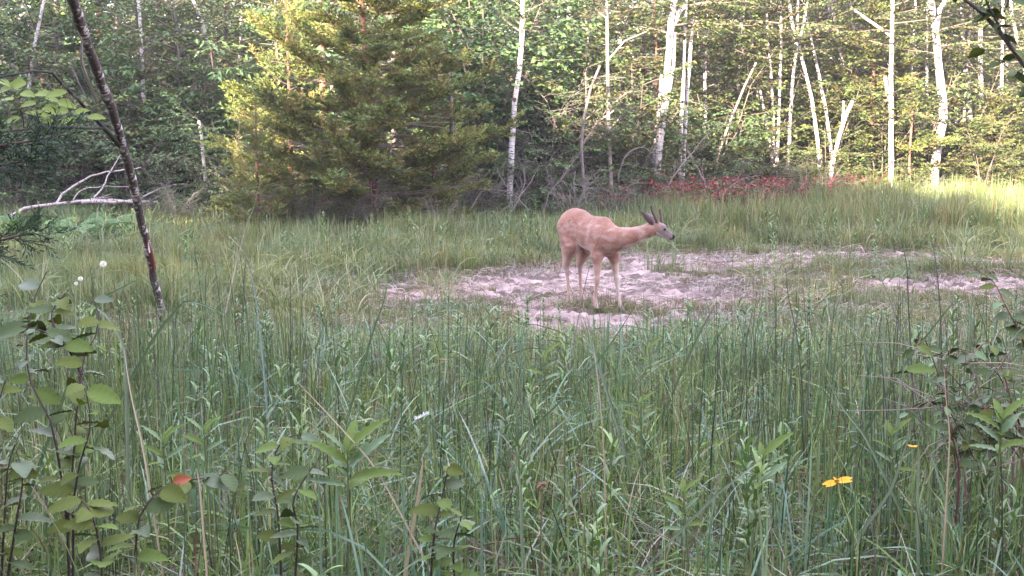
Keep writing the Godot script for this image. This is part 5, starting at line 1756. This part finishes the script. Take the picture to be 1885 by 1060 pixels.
	for i in 90:
		var px := rnd(180, 1880)
		if px > 600 and px < 1230 and rng.randf() < 0.6:
			continue
		var d := rnd(3.8, 6.2)
		var f := on_ground(px, d)
		var b := MB.new()
		var h := rush_height(px) * rnd(0.95, 1.25)
		var lean := Vector3(rnd(-1, 1), 0, rnd(-1, 1)) * 0.10 * h
		b.tube([Vector3(0, -0.03, 0), lean * 0.3 + Vector3(0, h * 0.5, 0), lean * 0.8 + Vector3(0, h * 0.93, 0)], [0.0026, 0.0022, 0.0015], 5, vary(Color(0.03, 0.06, 0.032), 0.25), false)
		b.tube([lean * 0.8 + Vector3(0, h * 0.93, 0), lean + Vector3(0, h, 0)], [0.0016, 0.0004], 5, Color(0.07, 0.045, 0.03), false)
		var o := part("rush_stem", b.mesh(M.grass), self)
		o.position = f
		tag(o, "tall thin dark rush stem standing above the foreground grass", "rush", "tall single rush stems")

func build_flowers() -> void:
	rng.seed = 800
	# the yellow flower near the bottom right, seen from the side, some of its rays gone
	var c := at(1541, 888, 3.2)
	var foot := Vector3(c.x + 0.07, gh(c.x, c.z), c.z)
	var t := thing("yellow_flower", "yellow daisy with few drooping petals near the bottom right", "flower", foot)
	var top := c - foot
	var b := MB.new()
	b.tube([Vector3(0, -0.03, 0), Vector3(0.0, top.y * 0.6, 0.0), top + Vector3(0.012, -0.05, 0), top], [0.0028, 0.0026, 0.0024, 0.0026], 7, Color(0.30, 0.34, 0.13))
	part("stem", b.mesh(M.grass), t)
	var h := MB.new()
	h.tube([top + Vector3(0, -0.004, 0), top + Vector3(0, 0.001, 0), top + Vector3(0, 0.006, 0), top + Vector3(0, 0.009, 0)], [0.004, 0.009, 0.008, 0.003], 9, Color(0.30, 0.16, 0.02))
	part("flower_head", h.mesh(M.grass), t)
	for a in [[PI, -0.10, 0.046], [PI * 0.86, -0.2, 0.044], [PI * 1.15, -0.18, 0.042], [0.1, 0.34, 0.050], [-0.35, 0.22, 0.045], [2.0, 0.7, 0.02], [-1.2, 0.2, 0.03]]:
		var dir := Vector3(cos(a[0]), a[1], -sin(a[0]) * 0.8).normalized()
		put_leaf(t, 6, top + Vector3(0, 0.003, 0), dir, (Vector3.UP + Vector3(0, 0, 0.5)).normalized(), a[2], M.petal, "petal")
	# scraps of the same yellow beyond
	for y in [[1680, 822, 3.4, "small orange yellow blossom left of the bottom right pale blade"], [1882, 622, 3.9, "orange yellow blossom at the right edge above the bramble"]]:
		var p := at(y[0], y[1], y[2])
		var f := Vector3(p.x, gh(p.x, p.z), p.z)
		var o := thing("yellow_flower", y[3], "flower", f)
		var sb := MB.new()
		sb.tube([Vector3(0, -0.02, 0), (p - f) * 0.5 + Vector3(0.01, 0, 0), p - f], [0.002, 0.002, 0.0018], 6, Color(0.2, 0.24, 0.1))
		part("stem", sb.mesh(M.grass), o)
		for k in 5:
			var az := k * TAU / 5.0
			put_leaf(o, 6, p - f, Vector3(cos(az), rnd(-0.2, 0.6), sin(az)).normalized(), Vector3(0, 1, 0.5), 0.018, M.petal, "petal")
	# white clover-like heads on the left
	for w in [[190, 486, 8.0, 0.026, "round white flower head on a pale stalk, left of the leaning tree"], [148, 513, 7.6, 0.018, "small white blossom just above the tallest shrub"], [140, 522, 7.6, 0.014, "tiny white blossom touching the tallest shrub's top leaves"]]:
		var p := at(w[0], w[1], w[2])
		var f := Vector3(p.x - 0.02, gh(p.x, p.z), p.z)
		var o := thing("white_flower", w[4], "flower", f)
		var sb := MB.new()
		sb.tube([Vector3(0, -0.02, 0), (p - f) * 0.5 + Vector3(-0.01, 0, 0), p - f], [0.004, 0.0035, 0.003], 6, Color(0.28, 0.33, 0.2))
		part("stem", sb.mesh(M.grass), o)
		var hb := MB.new()
		for k in 70:
			var y := 1.0 - 2.0 * (k + 0.5) / 70.0
			var r := sqrt(1.0 - y * y)
			var dir := Vector3(cos(k * 2.4) * r, y, sin(k * 2.4) * r)
			hb.leaf(p - f + dir * w[3] * 0.3, (dir + Vector3(rnd(-0.2, 0.2), 0.2, rnd(-0.2, 0.2))).normalized(), Vector3(0.3, 0.5, 0.8), w[3] * 0.75, w[3] * 0.35, Color(0.72, 0.72, 0.66))
		part("flower_head", hb.mesh(M.grass), o)
	# a dried brown head in the bottom middle
	var p2 := at(998, 892, 3.15)
	var f2 := Vector3(p2.x - 0.01, gh(p2.x, p2.z), p2.z)
	var d := thing("dried_flower", "dried brown flower head in the bottom middle", "flower", f2)
	var ds := MB.new()
	ds.tube([Vector3(0, -0.02, 0), (p2 - f2) * 0.5, p2 - f2], [0.003, 0.0026, 0.0024], 6, Color(0.15, 0.10, 0.07))
	part("stem", ds.mesh(M.grass), d)
	var dh := MB.new()
	for k in 36:
		var az := k * 2.4
		dh.leaf(p2 - f2, Vector3(cos(az), rnd(-0.6, 0.7), sin(az)).normalized(), Vector3(0.2, 1, 0.3), rnd(0.012, 0.024), 0.006, vary(Color(0.16, 0.085, 0.05), 0.3))
	part("flower_head", dh.mesh(M.grass), d)
	# a white downy seed tuft caught in the rushes
	var p3 := at(775, 766, 3.7)
	var f3 := Vector3(p3.x, gh(p3.x, p3.z), p3.z)
	var w3 := thing("seed_tuft", "white downy tuft caught in the rushes in the lower middle", "seed tuft", f3)
	var ws := MB.new()
	ws.tube([Vector3(0, -0.02, 0), (p3 - f3) * 0.5 + Vector3(-0.02, 0, 0), p3 - f3], [0.002, 0.0018, 0.0015], 5, Color(0.16, 0.2, 0.1))
	part("stem", ws.mesh(M.grass), w3)
	var wt := MB.new()
	for k in 60:
		var q := p3 - f3 + Vector3(rnd(-0.02, 0.024), 0, rnd(-0.008, 0.008))
		q.y += (q.x - (p3 - f3).x) * 0.55
		wt.leaf(q, Vector3(rnd(-0.6, 1), rnd(-0.3, 0.9), rnd(-0.7, 0.7)).normalized(), Vector3(0.2, 0.6, 0.7), rnd(0.006, 0.013), 0.003, Color(0.62, 0.63, 0.66))
	part("down", wt.mesh(M.grass), w3)

func build_bramble() -> void:
	rng.seed = 820
	var foot := on_ground(1850, 3.9)
	var t := thing("bramble", "tangled bramble with arching reddish canes at the right edge", "bramble", foot)
	var canes := [
		[[1850, 980, 3.9], [1840, 850, 3.9], [1800, 760, 3.85], [1760, 700, 3.8], [1720, 660, 3.8], [1690, 640, 3.85]],
		[[1870, 980, 3.95], [1830, 820, 3.9], [1780, 740, 3.8], [1740, 715, 3.7], [1700, 690, 3.7], [1670, 682, 3.7]],
		[[1900, 900, 4.0], [1870, 760, 3.95], [1830, 680, 3.9], [1790, 650, 3.9], [1760, 640, 3.95]],
		[[1930, 760, 3.8], [1880, 750, 3.8], [1820, 752, 3.75], [1770, 745, 3.7], [1735, 720, 3.7]],
		[[1860, 980, 3.8], [1865, 840, 3.8], [1850, 720, 3.85], [1860, 640, 3.9], [1880, 570, 3.95], [1870, 520, 4.0]],
		[[1820, 980, 3.8], [1800, 860, 3.75], [1770, 800, 3.7], [1750, 760, 3.7], [1735, 740, 3.65]],
		[[1910, 700, 3.9], [1880, 620, 3.9], [1850, 560, 3.95], [1830, 520, 4.0], [1800, 498, 4.05]],
		[[1890, 860, 3.8], [1840, 790, 3.75], [1800, 730, 3.7], [1790, 690, 3.7], [1810, 660, 3.7]],
		[[1760, 960, 3.6], [1765, 860, 3.6], [1748, 780, 3.6], [1742, 690, 3.65], [1750, 640, 3.7]],
	]
	for k in 8:
		var x0 := rnd(1760, 1930)
		var x1 := x0 - rnd(30, 120)
		var y1 := rnd(600, 780)
		canes.push_back([[x0, 960, rnd(3.6, 3.9)], [x0 - 10, 860, 3.75], [lerpf(x0, x1, 0.4), lerpf(860, y1, 0.6), 3.75], [lerpf(x0, x1, 0.8), y1, 3.75], [x1 - rnd(0, 40), y1 + rnd(0, 50), rnd(3.6, 3.9)]])
	var cols := [Color(0.16, 0.07, 0.06), Color(0.19, 0.15, 0.14), Color(0.10, 0.05, 0.045)]
	for i in canes.size():
		var pts := stem("cane", t, canes[i], 0.0042, 0.0016, cols[i % 3], M.wood, 5, 14)
		if canes[i][0][1] > 890:
			var root := MB.new()
			root.tube([Vector3(pts[0].x, -0.03, pts[0].z), pts[0]], [0.0055, 0.0048], 5, cols[i % 3])
			part("cane", root.mesh(M.wood), t)
		leaves_along(t, pts, 0.3, 1.0, 13, 0.035, 0.075, [0, 1, 2], [M.leaf_d, M.leaf_a, M.leaf_g, M.leaf_s, M.leaf_d], 0.4)
	# a tangle of dry stems through it
	for i in 60:
		var a := at(rnd(1700, 1900), rnd(650, 900), rnd(3.6, 4.1)) - foot
		var d := Vector3(rnd(-1, 1), rnd(-0.4, 0.7), rnd(-0.6, 0.6)).normalized()
		var l := rnd(0.12, 0.35)
		var b := MB.new()
		b.tube([a, a + d * l * 0.5 + Vector3(0, rnd(-0.02, 0.05), 0), a + d * l], [0.002, 0.0018, 0.001], 4, vary(Color(0.22, 0.17, 0.15), 0.35), false)
		part("dry_twig", b.mesh(M.wood), t)
	var big := put_leaf(t, 0, at(1668, 682, 3.7) - foot, Vector3(0.8, 0.15, 0.2), Vector3(0.1, 0.9, 0.5), 0.10, M.leaf_l)
	big.set_meta("label", "pale green broad leaf at the bramble's left end")
	for k in [[1850, 602, 0.12], [1862, 585, 0.11], [1878, 545, 0.1], [1866, 640, 0.1]]:
		put_leaf(t, k[0] % 3, at(k[0], k[1], 3.92) - foot, Vector3(rnd(0.3, 1), rnd(-0.3, 0.2), 0.4), Vector3(-0.1, 0.9, 0.4), k[2], M.leaf_d)

# ---------------------------------------------------------------- everything together
var SHADE := []

func shade_spots() -> void:
	rng.seed = 77
	var prof := [[-60, 14.0], [-21.2, 14.0], [-20.6, 6.6], [-14.2, 6.6], [-13.2, 10.4], [-10.5, 11.0], [-8.5, 11.2], [-6.2, 11.0], [-4.4, 8.4], [-3.4, 5.6], [0, 6.5], [16, 7.0]]
	for row in 3:
		var z := 6.0 + row * 4.0
		var x := -46.0
		while x < 16.0:
			var h := 9.0
			for i in prof.size() - 1:
				if x >= prof[i][0] and x < prof[i + 1][0]:
					h = lerpf(prof[i][1], prof[i + 1][1], (x - prof[i][0]) / (prof[i + 1][0] - prof[i][0]))
			h += row * 4.0 * 0.32
			SHADE.push_back([x - row * 4.0 * 0.466 + rnd(-0.4, 0.4), z + rnd(-0.6, 0.6), h * rnd(0.95, 1.05)])
			x += 2.4

func make_materials() -> void:
	M.soil = mat(0.9, 0.2)
	M.grass = mat(0.42, 0.5, 0.55)
	M.leaf = mat(0.5, 0.4, 0.6)
	M.leaf_b = M.leaf
	M.leaf_y = M.leaf
	M.leaf_r = mat(0.5, 0.4, 0.5)
	M.needle = mat(0.6, 0.3, 0.5)
	M.twig = mat(0.9, 0.2)
	M.wood = mat(0.8, 0.3)
	M.leaf_a = mat(0.6, 0.2, 0.5, Color(0.085, 0.108, 0.026))
	M.leaf_l = mat(0.6, 0.2, 0.6, Color(0.10, 0.145, 0.036))
	M.leaf_g = mat(0.42, 0.45, 0.5, Color(0.075, 0.135, 0.042))
	M.leaf_d = mat(0.55, 0.25, 0.4, Color(0.055, 0.082, 0.028))
	M.leaf_s = mat(0.45, 0.4, 0.4, Color(0.07, 0.098, 0.045))
	M.leaf_t = mat(0.5, 0.3, 0.7, Color(0.16, 0.215, 0.045))
	M.leaf_o = mat(0.5, 0.4, 0.4, Color(0.30, 0.09, 0.04))
	M.leaf_o2 = mat(0.5, 0.4, 0.4, Color(0.17, 0.085, 0.05))
	M.petal = mat(0.5, 0.3, 0.6, Color(0.72, 0.32, 0.02))
	M.fur = mat(0.85, 0.2)
	var fn := FastNoiseLite.new()
	fn.seed = 3
	fn.frequency = 0.12
	var nt := NoiseTexture2D.new()
	nt.width = 256
	nt.height = 256
	nt.seamless = true
	nt.noise = fn
	nt.as_normal_map = true
	nt.bump_strength = 5.0
	M.fur.normal_enabled = true
	M.fur.normal_texture = nt
	M.fur.normal_scale = 0.5
	M.fur.uv1_triplanar = true
	M.fur.uv1_scale = Vector3(4, 1.6, 4)
	M.fur.rim_enabled = true
	M.fur.rim = 0.3
	M.soil.normal_enabled = true
	M.soil.normal_texture = nt
	M.soil.uv1_triplanar = true
	M.soil.uv1_scale = Vector3(1.5, 1.5, 1.5)
	M.eye = StandardMaterial3D.new()
	M.eye.albedo_color = Color(0.03, 0.025, 0.025)
	M.eye.roughness = 0.12
	M.birch = bark("birch", 0.7)
	M.log = bark("birch", 0.8, Color(0.88, 0.85, 0.85))
	M.bark_lean = bark("leaner", 0.85, Color(1, 1, 1), 1.6)
	M.bark_cedar = bark("cedar", 0.9, Color(1.0, 0.96, 0.94))
	M.bark_grey = bark("grey", 0.9)
	M.bark_pale = bark("grey", 0.85, Color(1.25, 1.22, 1.22))
	M.bark_brown = bark("grey", 0.9, Color(0.78, 0.66, 0.6))
	M.bark_pink = bark("grey", 0.9, Color(1.15, 0.9, 0.82))

func _ready() -> void:
	var cam := Camera3D.new()
	cam.name = "camera"
	cam.position = Vector3(0, CAM_Y, 0)
	cam.rotation_degrees = Vector3(PITCH, 0, 0)
	cam.fov = 29.4
	cam.near = 0.05
	cam.far = 600.0
	add_child(cam)
	cam.current = true

	var env := Environment.new()
	env.background_mode = Environment.BG_SKY
	var sky := Sky.new()
	var sm := ProceduralSkyMaterial.new()
	sm.sky_top_color = Color(0.70, 0.71, 0.81)
	sm.sky_horizon_color = Color(0.90, 0.87, 0.88)
	sm.sky_curve = 0.2
	sm.ground_bottom_color = Color(0.18, 0.19, 0.15)
	sm.ground_horizon_color = Color(0.45, 0.45, 0.42)
	sm.energy_multiplier = 1.0
	sky.sky_material = sm
	env.sky = sky
	env.tonemap_mode = Environment.TONE_MAPPER_LINEAR
	env.tonemap_exposure = 8.7
	# thin morning haze
	env.fog_enabled = true
	env.fog_density = 0.0009
	env.fog_light_color = Color(0.95, 0.91, 0.95)
	env.sdfgi_enabled = true
	env.ssao_enabled = true
	env.ssil_enabled = true
	var we := WorldEnvironment.new()
	we.name = "environment"
	we.environment = env
	add_child(we)

	# a low morning sun from behind the viewpoint and to its left
	var sun := DirectionalLight3D.new()
	sun.name = "sun"
	sun.light_color = Color(1.0, 0.93, 0.83)
	sun.light_energy = 1.6
	sun.light_angular_distance = 0.5
	sun.shadow_enabled = true
	add_child(sun)
	sun.look_at_from_position(Vector3.ZERO, Vector3(0.422, -0.29, -0.906), Vector3.UP)

	n_big.seed = 4; n_big.frequency = 0.35; n_big.fractal_octaves = 3
	n_fine.seed = 8; n_fine.frequency = 1.2; n_fine.fractal_octaves = 4
	n_cell.seed = 2; n_cell.noise_type = FastNoiseLite.TYPE_CELLULAR; n_cell.frequency = 6.0
	n_cell.cellular_return_type = FastNoiseLite.RETURN_DISTANCE2_SUB; n_cell.fractal_type = FastNoiseLite.FRACTAL_NONE
	make_materials()
	leaf_shapes = [make_leaf_shape(1, 0.55, 0.18, 0.22), make_leaf_shape(2, 0.62, 0.28, 0.3), make_leaf_shape(3, 0.5, 0.1, 0.15), make_leaf_shape(4, 0.26, 0.3, 0.35, false), make_leaf_shape(5, 0.22, 0.12, 0.3, false), make_leaf_shape(6, 0.17, 0.3, 0.25, false), make_leaf_shape(7, 0.42, 0.15, 0.1, false)]
	shade_spots()
	make_prints()
	build_ground()
	build_woods()
	build_grass()
	build_deer()
	build_leaner()
	build_edge_juniper()
	build_overhang()
	build_deadwood()
	build_ferns()
	build_bramble()
	build_foreground()
	build_flowers()
